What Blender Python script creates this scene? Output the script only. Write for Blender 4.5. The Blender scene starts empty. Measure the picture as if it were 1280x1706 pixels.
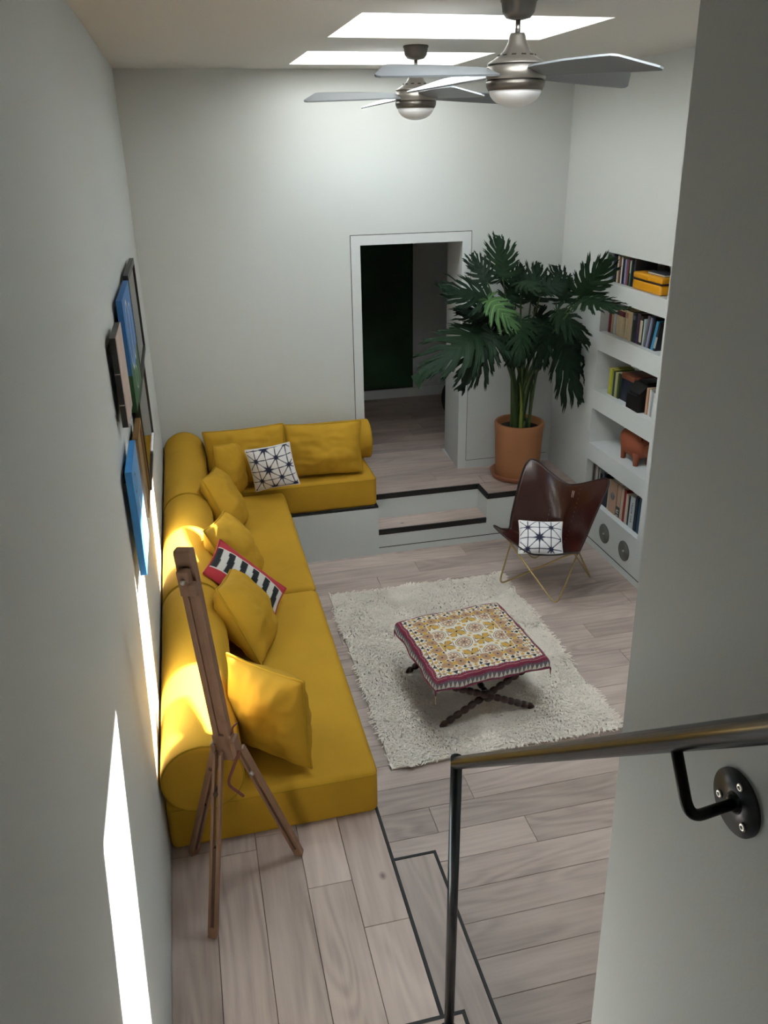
import bpy, bmesh, math, random
import numpy as np
from mathutils import Vector, Matrix, noise
random.seed(7)
S = bpy.context.scene
COL = S.collection
PI = math.pi
# ------------------------------------------------------------------ camera
W_PX, H_PX, F_PX = 1280, 1706, 1358.03
yaw, pitch, roll = 0.23115, -0.42201, -0.01616
fw = Vector((math.sin(yaw)*math.cos(pitch), math.cos(yaw)*math.cos(pitch), math.sin(pitch)))
rt = Vector((math.cos(yaw), -math.sin(yaw), 0)); up = rt.cross(fw)
r2 = rt*math.cos(roll) + up*math.sin(roll); u2 = -rt*math.sin(roll) + up*math.cos(roll)
cd = bpy.data.cameras.new('camera'); cam = bpy.data.objects.new('camera', cd); COL.objects.link(cam)
M = Matrix((r2, u2, -fw)).transposed().to_4x4(); M.translation = (0.29748, 0, 3.0)
cam.matrix_world = M
cd.sensor_fit = 'HORIZONTAL'; cd.sensor_width = 36; cd.lens = 36*F_PX/W_PX
cd.clip_start = .02
S.camera = cam
# ------------------------------------------------------------------ light
S.view_settings.view_transform = 'Standard'; S.view_settings.look = 'None'
S.view_settings.gamma = 1; S.view_settings.use_curve_mapping = False
S.view_settings.exposure = 0.42
wd = bpy.data.worlds.new('sky'); S.world = wd; wd.use_nodes = True
bg = wd.node_tree.nodes['Background']
bg.inputs[0].default_value = (.80, .91, 1.0, 1); bg.inputs[1].default_value = 10.0
sl = bpy.data.lights.new('sun', 'SUN'); sl.energy = 62; sl.angle = math.radians(.55); sl.color = (1, .975, .93)
sun = bpy.data.objects.new('sun', sl); COL.objects.link(sun)
sun.rotation_euler = Vector((-1, -.76, -1.66)).to_track_quat('-Z', 'Y').to_euler()
sun.location = (3, 6, 8)

# ------------------------------------------------------------------ helpers
def lin(c):
    if isinstance(c, str):
        c = tuple(int(c[i:i+2], 16)/255 for i in (0, 2, 4))
    return tuple(x/12.92 if x <= .04045 else ((x+.055)/1.055)**2.4 for x in c) + (1,)
MATS = {}
def mat(name, col='808080', rough=.6, metal=0, bump=0, bscale=40, var=0, vscale=6, sheen=0, spec=.5, attr=None, coat=0, em=None, alpha=1, objrand=0):
    if name in MATS: return MATS[name]
    m = bpy.data.materials.new(name); m.use_nodes = True
    nt = m.node_tree; N = nt.nodes; L = nt.links; b = N['Principled BSDF']
    b.inputs['Roughness'].default_value = rough; b.inputs['Metallic'].default_value = metal
    b.inputs['Specular IOR Level'].default_value = spec
    if coat: b.inputs['Coat Weight'].default_value = coat; b.inputs['Coat Roughness'].default_value = .12
    if sheen:
        b.inputs['Sheen Weight'].default_value = sheen; b.inputs['Sheen Roughness'].default_value = .4
        b.inputs['Sheen Tint'].default_value = lin(col)
    c = lin(col); b.inputs['Base Color'].default_value = c
    m.diffuse_color = c
    src = None
    tc = N.new('ShaderNodeTexCoord')
    if attr:
        a = N.new('ShaderNodeAttribute'); a.attribute_name = attr; src = a.outputs['Color']
    if var:
        n = N.new('ShaderNodeTexNoise'); n.inputs['Scale'].default_value = vscale; n.inputs['Detail'].default_value = 5
        L.new(tc.outputs['Object'], n.inputs['Vector'])
        mr = N.new('ShaderNodeMapRange'); mr.inputs[1].default_value = .3; mr.inputs[2].default_value = .7
        mr.inputs[3].default_value = 1-var; mr.inputs[4].default_value = 1+var
        L.new(n.outputs['Fac'], mr.inputs[0])
        hs = N.new('ShaderNodeHueSaturation'); L.new(mr.outputs[0], hs.inputs['Value'])
        if src: L.new(src, hs.inputs['Color'])
        else: hs.inputs['Color'].default_value = c
        src = hs.outputs['Color']
    if objrand:
        oi = N.new('ShaderNodeObjectInfo'); mr = N.new('ShaderNodeMapRange')
        mr.inputs[3].default_value = 1-objrand; mr.inputs[4].default_value = 1+objrand
        L.new(oi.outputs['Random'], mr.inputs[0]); hs = N.new('ShaderNodeHueSaturation')
        L.new(mr.outputs[0], hs.inputs['Value'])
        if src: L.new(src, hs.inputs['Color'])
        else: hs.inputs['Color'].default_value = c
        src = hs.outputs['Color']
    if src: L.new(src, b.inputs['Base Color'])
    if bump:
        n = N.new('ShaderNodeTexNoise'); n.inputs['Scale'].default_value = bscale; n.inputs['Detail'].default_value = 6
        L.new(tc.outputs['Object'], n.inputs['Vector'])
        bp = N.new('ShaderNodeBump'); bp.inputs['Strength'].default_value = bump; bp.inputs['Distance'].default_value = .01
        L.new(n.outputs['Fac'], bp.inputs['Height']); L.new(bp.outputs[0], b.inputs['Normal'])
    if em:
        b.inputs['Emission Color'].default_value = lin(col); b.inputs['Emission Strength'].default_value = em
    MATS[name] = m; return m

def plank_mat():
    m = bpy.data.materials.new('pale_oak'); m.use_nodes = True
    nt = m.node_tree; N = nt.nodes; L = nt.links; b = N['Principled BSDF']
    b.inputs['Roughness'].default_value = .48
    tc = N.new('ShaderNodeTexCoord'); oi = N.new('ShaderNodeObjectInfo')
    mul = N.new('ShaderNodeMath'); mul.operation = 'MULTIPLY'; mul.inputs[1].default_value = 37
    L.new(oi.outputs['Random'], mul.inputs[0])
    add = N.new('ShaderNodeVectorMath'); add.operation = 'ADD'
    L.new(tc.outputs['Object'], add.inputs[0]); L.new(mul.outputs[0], add.inputs[1])
    def noise_tex(scale, detail, vs, dist=0):
        mp = N.new('ShaderNodeMapping'); mp.inputs['Scale'].default_value = vs
        n = N.new('ShaderNodeTexNoise'); n.inputs['Scale'].default_value = scale; n.inputs['Detail'].default_value = detail
        n.inputs['Distortion'].default_value = dist
        L.new(add.outputs[0], mp.inputs[0]); L.new(mp.outputs[0], n.inputs[0]); return n
    fine = noise_tex(60, 4, (.06, 1, 1))
    wide = noise_tex(2.2, 3, (.5, 1, 1), .3)
    # growth rings: contour lines of a stretched noise
    ring = noise_tex(2.4, 1, (.35, 2.2, 1), .5)
    rm = N.new('ShaderNodeMath'); rm.operation = 'MULTIPLY'; rm.inputs[1].default_value = 55
    L.new(ring.outputs['Fac'], rm.inputs[0])
    rs = N.new('ShaderNodeMath'); rs.operation = 'SINE'; L.new(rm.outputs[0], rs.inputs[0])
    r1 = N.new('ShaderNodeMapRange'); r1.inputs[1].default_value = -1; r1.inputs[3].default_value = .0; r1.inputs[4].default_value = .12
    L.new(rs.outputs[0], r1.inputs[0])
    vor = N.new('ShaderNodeTexVoronoi'); vor.inputs['Scale'].default_value = 2.6
    mp = N.new('ShaderNodeMapping'); mp.inputs['Scale'].default_value = (.8, 1.2, 0)
    L.new(add.outputs[0], mp.inputs[0]); L.new(mp.outputs[0], vor.inputs['Vector'])
    kn = N.new('ShaderNodeMapRange'); kn.inputs[1].default_value = .015; kn.inputs[2].default_value = .055
    kn.inputs[3].default_value = .55; kn.inputs[4].default_value = 0; L.new(vor.outputs['Distance'], kn.inputs[0])
    a1 = N.new('ShaderNodeMath'); a1.operation = 'MULTIPLY_ADD'; a1.inputs[1].default_value = .30
    L.new(fine.outputs['Fac'], a1.inputs[0]); L.new(r1.outputs[0], a1.inputs[2])
    a2 = N.new('ShaderNodeMath'); a2.operation = 'MULTIPLY_ADD'; a2.inputs[1].default_value = .75
    L.new(wide.outputs['Fac'], a2.inputs[0]); L.new(a1.outputs[0], a2.inputs[2])
    a3 = N.new('ShaderNodeMath'); a3.operation = 'ADD'; L.new(a2.outputs[0], a3.inputs[0]); L.new(kn.outputs[0], a3.inputs[1])
    cr = N.new('ShaderNodeValToRGB'); cr.color_ramp.elements[0].position = .34; cr.color_ramp.elements[1].position = 1.1
    cr.color_ramp.elements[0].color = lin('d3bfb4'); cr.color_ramp.elements[1].color = lin('74645f')
    e = cr.color_ramp.elements.new(.66); e.color = lin('b5a298')
    L.new(a3.outputs[0], cr.inputs[0])
    hs = N.new('ShaderNodeHueSaturation'); mr = N.new('ShaderNodeMapRange')
    mr.inputs[3].default_value = .84; mr.inputs[4].default_value = 1.08; L.new(oi.outputs['Random'], mr.inputs[0])
    L.new(mr.outputs[0], hs.inputs['Value']); L.new(cr.outputs[0], hs.inputs['Color']); L.new(hs.outputs[0], b.inputs['Base Color'])
    bp = N.new('ShaderNodeBump'); bp.inputs['Strength'].default_value = .12; bp.inputs['Distance'].default_value = .003
    L.new(fine.outputs['Fac'], bp.inputs['Height']); L.new(bp.outputs[0], b.inputs['Normal'])
    return m

def glass_mat(name='window_glass'):
    m = bpy.data.materials.new(name); m.use_nodes = True; nt = m.node_tree; N = nt.nodes; L = nt.links
    N.remove(N['Principled BSDF']); out = N['Material Output']
    t = N.new('ShaderNodeBsdfTransparent'); t.inputs[0].default_value = (.96, .97, .97, 1)
    g = N.new('ShaderNodeBsdfGlossy'); g.inputs['Roughness'].default_value = .02
    f = N.new('ShaderNodeFresnel'); mx = N.new('ShaderNodeMixShader')
    L.new(f.outputs[0], mx.inputs[0]); L.new(t.outputs[0], mx.inputs[1]); L.new(g.outputs[0], mx.inputs[2]); L.new(mx.outputs[0], out.inputs[0])
    return m

class MB:
    """collects shapes, then links them as one mesh object"""
    def __init__(s): s.v = []; s.f = []; s.sm = []
    def add(s, vs, fs, smooth=False):
        o = len(s.v); s.v += [tuple(v) for v in vs]; s.f += [tuple(i+o for i in f) for f in fs]; s.sm += [smooth]*len(fs); return s
    def box(s, x0, x1, y0, y1, z0, z1):
        vs = [(x, y, z) for x in (x0, x1) for y in (y0, y1) for z in (z0, z1)]
        return s.add(vs, [(0, 1, 3, 2), (4, 6, 7, 5), (0, 4, 5, 1), (2, 3, 7, 6), (0, 2, 6, 4), (1, 5, 7, 3)])
    def rbox(s, x0, x1, y0, y1, z0, z1, r=.01, seg=3, smooth=True, mtx=None):
        bm = bmesh.new(); bmesh.ops.create_cube(bm, size=1)
        for v in bm.verts:
            v.co = Vector(((x0+x1)/2+v.co.x*(x1-x0), (y0+y1)/2+v.co.y*(y1-y0), (z0+z1)/2+v.co.z*(z1-z0)))
        bmesh.ops.bevel(bm, geom=bm.edges[:], offset=r, segments=seg, profile=.5, affect='EDGES')
        if mtx: bmesh.ops.transform(bm, matrix=mtx, verts=bm.verts)
        bm.verts.index_update()
        s.add([v.co[:] for v in bm.verts], [[v.index for v in f.verts] for f in bm.faces], smooth); bm.free(); return s
    def bar(s, a, b, w, d, side=None, r=.0):
        """rectangular bar from a to b, width w along side, depth d"""
        a = Vector(a); b = Vector(b); z = (b-a); L = z.length; z.normalize()
        x = Vector(side) if side is not None else Vector((1, 0, 0))
        y = z.cross(x).normalized(); x = y.cross(z).normalized()
        m = Matrix((x, y, z)).transposed().to_4x4(); m.translation = a
        if r: return s.rbox(-w/2, w/2, -d/2, d/2, 0, L, r, 2, False, m)
        t = MB().box(-w/2, w/2, -d/2, d/2, 0, L)
        return s.add([m @ Vector(v) for v in t.v], t.f)
    def tube(s, pts, r, n=10, closed=False, caps=True):
        pts = [Vector(p) for p in pts]; k = len(pts); rs = r if hasattr(r, '__len__') else [r]*k
        vs = []; fs = []; ref = None
        for i, p in enumerate(pts):
            a = pts[(i-1) % k] if (closed or i) else p; c = pts[(i+1) % k] if (closed or i < k-1) else p
            t = (c-a).normalized()
            if ref is None: ref = t.orthogonal().normalized()
            ref = (ref - t*ref.dot(t)).normalized(); b = t.cross(ref)
            vs += [p+(ref*math.cos(2*PI*j/n)+b*math.sin(2*PI*j/n))*rs[i] for j in range(n)]
        for i in range(k if closed else k-1):
            for j in range(n):
                a = i*n+j; b_ = i*n+(j+1) % n; c = ((i+1) % k)*n
                fs.append((a, b_, c+(j+1) % n, c+j))
        if caps and not closed:
            fs.append(tuple(range(n))[::-1]); fs.append(tuple(range((k-1)*n, k*n)))
        return s.add(vs, fs, True)
    def lathe(s, prof, c=(0, 0, 0), n=40, axis='z', smooth=True):
        """prof: (radius, height) list"""
        vs = []; fs = []
        for r, h in prof:
            for j in range(n):
                a = 2*PI*j/n; p = (r*math.cos(a), r*math.sin(a), h)
                if axis == 'y': p = (p[0], h, p[1])
                if axis == 'x': p = (h, p[0], p[1])
                vs.append((p[0]+c[0], p[1]+c[1], p[2]+c[2]))
        for i in range(len(prof)-1):
            for j in range(n):
                q = (i*n+j, i*n+(j+1) % n, (i+1)*n+(j+1) % n, (i+1)*n+j)
                fs.append(q)
        if prof[0][0] > 1e-5: fs.append(tuple(range(n)))
        if prof[-1][0] > 1e-5: fs.append(tuple(range((len(prof)-1)*n, len(prof)*n)))
        return s.add(vs, fs, smooth)
    def prism(s, poly, z0, z1):
        n = len(poly)
        vs = [(x, y, z0) for x, y in poly]+[(x, y, z1) for x, y in poly]
        return s.add(vs, [tuple(range(n))[::-1], tuple(range(n, 2*n))]+[(i, (i+1) % n, n+(i+1) % n, n+i) for i in range(n)])
    def mesh(s, name, m):
        me = bpy.data.meshes.new(name); me.from_pydata(s.v, [], s.f)
        me.polygons.foreach_set('use_smooth', s.sm)
        bm = bmesh.new(); bm.from_mesh(me); bmesh.ops.recalc_face_normals(bm, faces=bm.faces); bm.to_mesh(me); bm.free()
        if m: me.materials.append(m)
        return me
    def build(s, name, m, parent=None, angle=None):
        o = bpy.data.objects.new(name, s.mesh(name, m)); COL.objects.link(o)
        if parent: o.parent = parent
        return o

def tag(o, label=None, cat=None, group=None, kind=None):
    if label: o['label'] = label
    if cat: o['category'] = cat
    if group: o['group'] = group
    if kind: o['kind'] = kind
    return o
def empty(name, loc=(0, 0, 0), label=None, cat=None, group=None, kind=None):
    o = bpy.data.objects.new(name, None); COL.objects.link(o); o.location = loc; o.empty_display_size = .05
    return tag(o, label, cat, group, kind)
def loc_children(root):
    """children were built in world coordinates: keep them there"""
    for c in root.children: c.matrix_parent_inverse = Matrix.Translation(root.location).inverted()
def struct(o): o['kind'] = 'structure'; return o
def grid_mesh(name, P, m, cols=None, attr='pattern', parent=None, closed_u=False):
    """P: (n, m, 3) array"""
    n, k = P.shape[:2]; me = bpy.data.meshes.new(name)
    idx = np.arange(n*k).reshape(n, k)
    q = np.stack([idx[:-1, :-1], idx[1:, :-1], idx[1:, 1:], idx[:-1, 1:]], -1).reshape(-1, 4)
    me.vertices.add(n*k); me.vertices.foreach_set('co', P.reshape(-1).astype(np.float32))
    me.loops.add(q.size); me.loops.foreach_set('vertex_index', q.reshape(-1).astype(np.int32))
    me.polygons.add(len(q)); me.polygons.foreach_set('loop_start', np.arange(0, q.size, 4, dtype=np.int32))
    me.polygons.foreach_set('use_smooth', np.ones(len(q), bool)); me.update(calc_edges=True)
    if cols is not None:
        a = me.color_attributes.new(attr, 'FLOAT_COLOR', 'POINT')
        a.data.foreach_set('color', cols.reshape(-1).astype(np.float32))
    me.materials.append(m)
    o = bpy.data.objects.new(name, me); COL.objects.link(o)
    if parent: o.parent = parent
    return o
def hexa(c): return np.array(lin(c))
def smooth_path(pts, n=8):
    """Catmull-Rom"""
    pts = [Vector(p) for p in pts]; out = []
    for i in range(len(pts)-1):
        p0 = pts[max(i-1, 0)]; p1 = pts[i]; p2 = pts[i+1]; p3 = pts[min(i+2, len(pts)-1)]
        for j in range(n):
            t = j/n
            out.append(.5*((2*p1)+(p2-p0)*t+(2*p0-5*p1+4*p2-p3)*t*t+(3*p1-p0-3*p2+p3)*t**3))
    return out+[pts[-1]]
def round_corner(a, c, b, r, n=6):
    """polyline a-c-b with a rounded bend at c; returns only the bend points"""
    a, c, b = Vector(a), Vector(c), Vector(b); p = c+(a-c).normalized()*r; q = c+(b-c).normalized()*r
    return [(1-t)**2*p+2*t*(1-t)*c+t*t*q for t in [i/n for i in range(n+1)]]

# materials
WALL = mat('wall_paint', 'cdd0ce', .75, bump=.05, bscale=120)
CEIL = mat('ceiling_paint', 'd2cfca', .8, bump=.04, bscale=120)
TRIMP = mat('trim_paint', 'd5d8d8', .55)
DARK = mat('shadow_gap', '24241f', .8)
NOSE = mat('black_nosing', '121212', .6)
OAK = plank_mat()
SHAFT = mat('shaft_paint', 'f0f2f2', .8)
VELVET = mat('yellow_velvet', 'b98d28', .85, bump=.12, bscale=220, var=.06, vscale=5, sheen=.15, spec=.2)
VELVETP = mat('yellow_piping', 'a98420', .85, spec=.2)

# ------------------------------------------------------------------ setting
Zc, XR, Yb, Yf, Yr, Q, Q2 = 3.493, 3.301, 6.324, 5.715, 5.941, .418, .209
XP, XM, YM = .862, 1.094, 2.51
XW, YW = .895, .85
T = .15
YBACK = -1.3
# left wall
struct(MB().box(-T, 0, YBACK, Yb, -.1, Zc+.75).build('wall_left', WALL))
# right wall with the niches
NY0, NY1 = 4.745, 5.60
niches = [(2.073, 2.28), (1.705, 1.955), (1.255, 1.565), (.825, 1.11), (.365, .69)]
ND = .30
m = MB()
m.box(XR, XR+ND+.1, YW, NY0, -.1, Zc+.75); m.box(XR, XR+ND+.1, NY1, Yb, -.1, Zc+.75)
zz = -.1
for z0, z1 in niches[::-1]:
    m.box(XR, XR+ND+.1, NY0, NY1, zz, z0); zz = z1
    m.box(XR+ND, XR+ND+.1, NY0, NY1, z0, z1)
m.box(XR, XR+ND+.1, NY0, NY1, zz, Zc+.75)
wr = struct(m.build('wall_right', WALL))
# back wall with doorway
XD0, XD1, ZD = 1.632, 2.449, 2.315
DT = .56
m = MB(); m.box(-T, XD0, Yb, Yb+DT, -.1, Zc+.75); m.box(XD0, XD1, Yb, Yb+DT, ZD, Zc+.75)
# right jamb splays a little
m.prism([(XD1, Yb), (4.3, Yb), (4.3, Yb+DT), (XD1+.06, Yb+DT)], -.1, ZD); m.box(XD1, 4.3, Yb, Yb+DT, ZD, Zc+.75)
struct(m.build('wall_back', WALL))
# stair wall beside the camera and the closing walls behind
m = MB(); za, zb, ya, yb = -.1, Zc+.75, .842, .990          # its end leans very slightly
xe = XR+ND+.1
m.add([(XW, YBACK, za), (xe, YBACK, za), (xe, ya, za), (XW, ya, za), (XW, YBACK, zb), (xe, YBACK, zb), (xe, yb, zb), (XW, yb, zb)],
      [(3, 2, 1, 0), (4, 5, 6, 7), (0, 1, 5, 4), (1, 2, 6, 5), (2, 3, 7, 6), (3, 0, 4, 7)])
struct(m.build('wall_stair', WALL))
struct(MB().box(-T, XW, YBACK-T, YBACK, -.1, Zc+.75).build('wall_front', WALL))
# ceiling with three skylight openings
sky = [(2.26, 3.08), (3.745, 4.56), (5.20, 6.0)]
SX0, SX1 = 1.122, 2.245
m = MB(); ct = Zc+.07
m.box(-T, SX0, YBACK, Yb+.1, Zc, ct); m.box(SX1, XR+.5, YBACK, Yb+.1, Zc, ct)
ys = [YBACK]+[y for s_ in sky for y in s_]+[Yb+.1]
for a, b in zip(ys[::2], ys[1::2]): m.box(SX0, SX1, a, b, Zc, ct)
struct(m.build('ceiling', CEIL))
SH = .62
for i, (a, b) in enumerate(sky):
    w = struct(empty('window_%d' % (i+1), ((SX0+SX1)/2, (a+b)/2, Zc)))
    m = MB(); t = .04; z1 = Zc+SH
    m.box(SX0-t, SX0, a-t, b+t, ct, z1); m.box(SX1, SX1+t, a-t, b+t, ct, z1)
    m.box(SX0, SX1, a-t, a, ct, z1); m.box(SX0, SX1, b, b+t, ct, z1)
    m.build('shaft', SHAFT, w)
    m = MB(); f = .045
    m.box(SX0-t, SX0+f, a-t, b+t, z1, z1+.05); m.box(SX1-f, SX1+t, a-t, b+t, z1, z1+.05)
    m.box(SX0+f, SX1-f, a-t, a+f, z1, z1+.05); m.box(SX0+f, SX1-f, b-f, b+t, z1, z1+.05)
    m.build('window_frame', TRIMP, w)
    MB().box(SX0+f-.005, SX1-f+.005, a+f-.005, b-f+.005, z1+.02, z1+.026).build('pane', glass_mat(), w)
    loc_children(w)
# roof slab that joins the shafts (keeps stray light out)
m = MB(); z0 = Zc+.5; z1 = Zc+.55; e = .04
m.box(-T-.1, SX0-e, YBACK-.2, Yb+DT, z0, z1); m.box(SX1+e, XR+.6, YBACK-.2, Yb+DT, z0, z1)
ys = [YBACK-.2]+[y+o for s_ in sky for y, o in zip(s_, (-e, e))]+[Yb+DT]
for a, b in zip(ys[::2], ys[1::2]): m.box(SX0-e, SX1+e, a, b, z0, z1)
struct(m.build('roof', DARK))

# room beyond the doorway
HY = 8.62
m = MB(); m.box(1.0, 1.1, Yb+DT, HY, Q-.1, 2.8)
struct(m.build('wall_hall_left', WALL))
struct(MB().box(4.2, 4.3, Yb+DT, HY, Q-.1, 2.8).build('wall_hall_right', WALL))
struct(MB().box(1.0, 4.3, HY, HY+.1, Q-.1, 2.8).build('wall_hall_back', WALL))
struct(MB().box(1.0, 4.3, Yb+DT, HY+.1, 2.7, 2.8).build('ceiling_hall', CEIL))
struct(MB().box(1.1, 4.2, HY-.012, HY, Q, Q+.10).build('baseboard_hall', TRIMP))

# floors -------------------------------------------------------------
def planks(parent, axis, a0, a1, b0, b1, top, width, phase, seed, lens=(1.3, 2.3), th=.012, clip=None, gap=.0020):
    """boards run along `axis`; a = across range, b = along range"""
    rnd = random.Random(seed); k0 = math.floor((a0-phase)/width); cache = {}
    k = k0
    while phase+k*width < a1-1e-4:
        p0 = max(phase+k*width, a0); p1 = min(phase+(k+1)*width, a1); k += 1
        if p1-p0 < .012: continue
        c = b0-rnd.uniform(.05, 1.2)
        cuts = [b0]
        while c < b1:
            c += rnd.uniform(*lens)
            if b0+.12 < c < b1-.12: cuts.append(c)
        if clip and k in clip: cuts = [b0]+clip[k]
        cuts.append(b1)
        for s0, s1 in zip(cuts, cuts[1:]):
            L = round(s1-s0-gap, 4); Wd = round(p1-p0-gap, 4)
            if (L, Wd) not in cache:
                mb = MB(); h = .0012
                x, y = L/2, Wd/2
                vs = [(-x, -y, -th), (x, -y, -th), (x, y, -th), (-x, y, -th), (-x, -y, -h), (x, -y, -h), (x, y, -h), (-x, y, -h),
                      (-x+h, -y+h, 0), (x-h, -y+h, 0), (x-h, y-h, 0), (-x+h, y-h, 0)]
                mb.add(vs, [(0, 1, 5, 4), (1, 2, 6, 5), (2, 3, 7, 6), (3, 0, 4, 7), (4, 5, 9, 8), (5, 6, 10, 9), (6, 7, 11, 10), (7, 4, 8, 11), (8, 9, 10, 11)])
                cache[(L, Wd)] = mb.mesh('plank', OAK)
            o = bpy.data.objects.new('plank', cache[(L, Wd)]); COL.objects.link(o); o.parent = parent
            if axis == 'x': o.location = ((s0+s1)/2, (p0+p1)/2, top)
            else: o.location = ((p0+p1)/2, (s0+s1)/2, top); o.rotation_euler = (0, 0, PI/2)
SUB = mat('subfloor', '6b605a', .9)
fl = struct(MB().box(0, XR+.02, YW-.02, Yf, -.1, -.012).build('floor', SUB))
planks(fl, 'x', YW, Yf, XP, XR, 0, .1697, 1.947, 3)
# left platform
pl = struct(MB().box(0, XP-.012, YBACK, 5.70, -.05, Q-.012).build('floor_platform', SUB))
planks(pl, 'y', 0, XP-.012, 1.25, 5.70, Q, .172, -.008, 11)
struct(MB().box(XP-.012, XP, 1.25, 5.70, 0, Q-.04).build('platform_riser', WALL))
struct(MB().box(XP-.012, XP, 1.25, 5.70, Q-.04, Q+.001).build('trim_1', NOSE))
# back platform: ledge with the step niche cut out, runs on into the hall
XS0, XS1 = 1.596, 2.504
m = MB(); m.box(0, XS0, 5.71, Yb, -.05, Q-.012); m.box(XS0, XS1, Yr, Yb, -.05, Q-.012); m.box(XS1, XR, 5.715, Yb, -.05, Q-.012)
m.box(XS0, XS1, 5.715, Yr, -.05, Q2-.012)
m.box(1.0, 4.3, Yb, HY, Q-.1, Q-.012)
bp_ = struct(m.build('floor_back_platform', WALL))
planks(bp_, 'x', Yr+.012, Yb, XS0-.3, XR, Q, .17, 5.61, 5)
planks(bp_, 'x', Yb, Yb+DT, XD0, XD1+.02, Q, .17, 5.61, 6)
planks(bp_, 'x', Yb+DT, HY, 1.1, 4.2, Q, .17, 5.61, 8)
planks(bp_, 'x', 5.727, Yr+.012, XS1+.012, XR, Q, .17, 5.61, 9)
planks(bp_, 'x', 5.727, Yr, XS0, XS1, Q2, .2139, 5.727, 10, lens=(2, 3))
m = MB()
m.box(0, XS0, Yf-.004, 5.727, Q-.042, Q+.001); m.box(XS1, XR, Yf-.004, 5.727, Q-.042, Q+.001)
m.box(XS0, XS1, Yr-.004, Yr+.012, Q-.042, Q+.001); m.box(XS0-.012, XS0+.003, 5.72, Yr, Q-.042, Q+.001); m.box(XS1-.003, XS1+.012, 5.72, Yr+.01, Q-.042, Q+.001)
struct(m.build('trim_2', NOSE))
struct(MB().box(XS0+.001, XS1-.001, Yf-.004, 5.727, Q2-.042, Q2+.001).build('trim_3', NOSE))
struct(MB().box(XP, XR, Yf-.002, Yf+.003, .052, .058).build('trim_4', DARK))  # dark strip paints in the shade of the gap above the baseboard
struct(MB().box(XR-.002, XR+.003, YW, Yf, .052, .058).build('gap_shade_right', DARK))  # right wall: gap shade put in as a dark strip, no real recess
struct(MB().box(XP, XR, Yf-.003, Yf, 0, .052).build('baseboard_back', WALL))
struct(MB().box(XR-.003, XR, YW, Yf, 0, .052).build('baseboard_right', WALL))
# doorway frame, flush with a shadow gap, and the flush cupboard panel beside it
d1 = struct(empty('door_1', ((XD0+XD1)/2, Yb, Q)))
fwid = .072
m = MB(); y0 = Yb-.006
m.box(XD0-fwid, XD0, y0, Yb, Q, ZD+fwid); m.box(XD1, XD1+fwid, y0, Yb, Q, ZD+fwid); m.box(XD0, XD1, y0, Yb, ZD, ZD+fwid)
m.build('door_frame', TRIMP, d1)
m = MB(); g = .004; a, b, c = XD0-fwid-g, XD1+fwid, ZD+fwid
m.box(a, a+g, Yb-.005, Yb, Q, c+g); m.box(b, b+g, Yb-.005, Yb, Q+.07, c+g); m.box(a, b+g, Yb-.005, Yb, c, c+g)
m.build('shadow_gap', DARK, d1)
loc_children(d1)
d2 = struct(empty('door_2', (2.8, Yb, Q)))
MB().box(XD1+fwid+g, 3.27, Yb-.005, Yb, Q+.074, 1.415).build('panel', WALL, d2)
MB().box(XD1+fwid+g, 3.27, Yb-.004, Yb-.0005, 1.415, 1.419).build('shadow_gap', DARK, d2)
MB().box(XD1+fwid, 3.27, Yb-.004, Yb-.0005, Q+.070, Q+.074).build('shadow_gap', DARK, d2)
MB().box(XD1+fwid, 3.295, Yb-.005, Yb, Q, Q+.070).build('baseboard', WALL, d2)
loc_children(d2)
# stairs down from the camera, and the side step
st = struct(MB().box(XP, XM-.012, YW, YM-.012, 0, Q2-.012).build('side_step', WALL))
planks(st, 'y', XP, XM-.012, YW, YM-.012, Q2, .3, XP-.03, 21, lens=(1.7, 2))
m = MB(); m.box(XM-.012, XM, YW, YM, Q2-.04, Q2+.001); m.box(XP, XM-.012, YM-.012, YM, Q2-.04, Q2+.001)
struct(m.build('trim_6', NOSE))
yy = 1.53; k = 0
m = MB(); mt = MB()
sr = struct(empty('stair', (.43, 1.53, Q)))
while k < 6:
    z = Q+Q2*(k+1); y1 = 1.53-.255*k; y0 = y1-.255 if k < 5 else YBACK
    m.box(0, .870, y0 if k < 5 else YBACK, y1-.012, z-Q2-.005, z-.012)
    mt.box(0, .870, y1-.012, y1, z-.04, z+.001); mt.box(.870, .882, y0, y1, z-.04, z+.001)
    m.box(.870, .881, y0, y1, z-Q2, z-.04)
    tr = bpy.data.objects.new('tread', MB().box(.001, .870, y0+.001, y1-.012, z-.012, z).mesh('tread', OAK)); COL.objects.link(tr); tr.parent = sr
    k += 1
m.build('riser', WALL, sr); mt.build('nosing', NOSE, sr); loc_children(sr)

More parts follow.
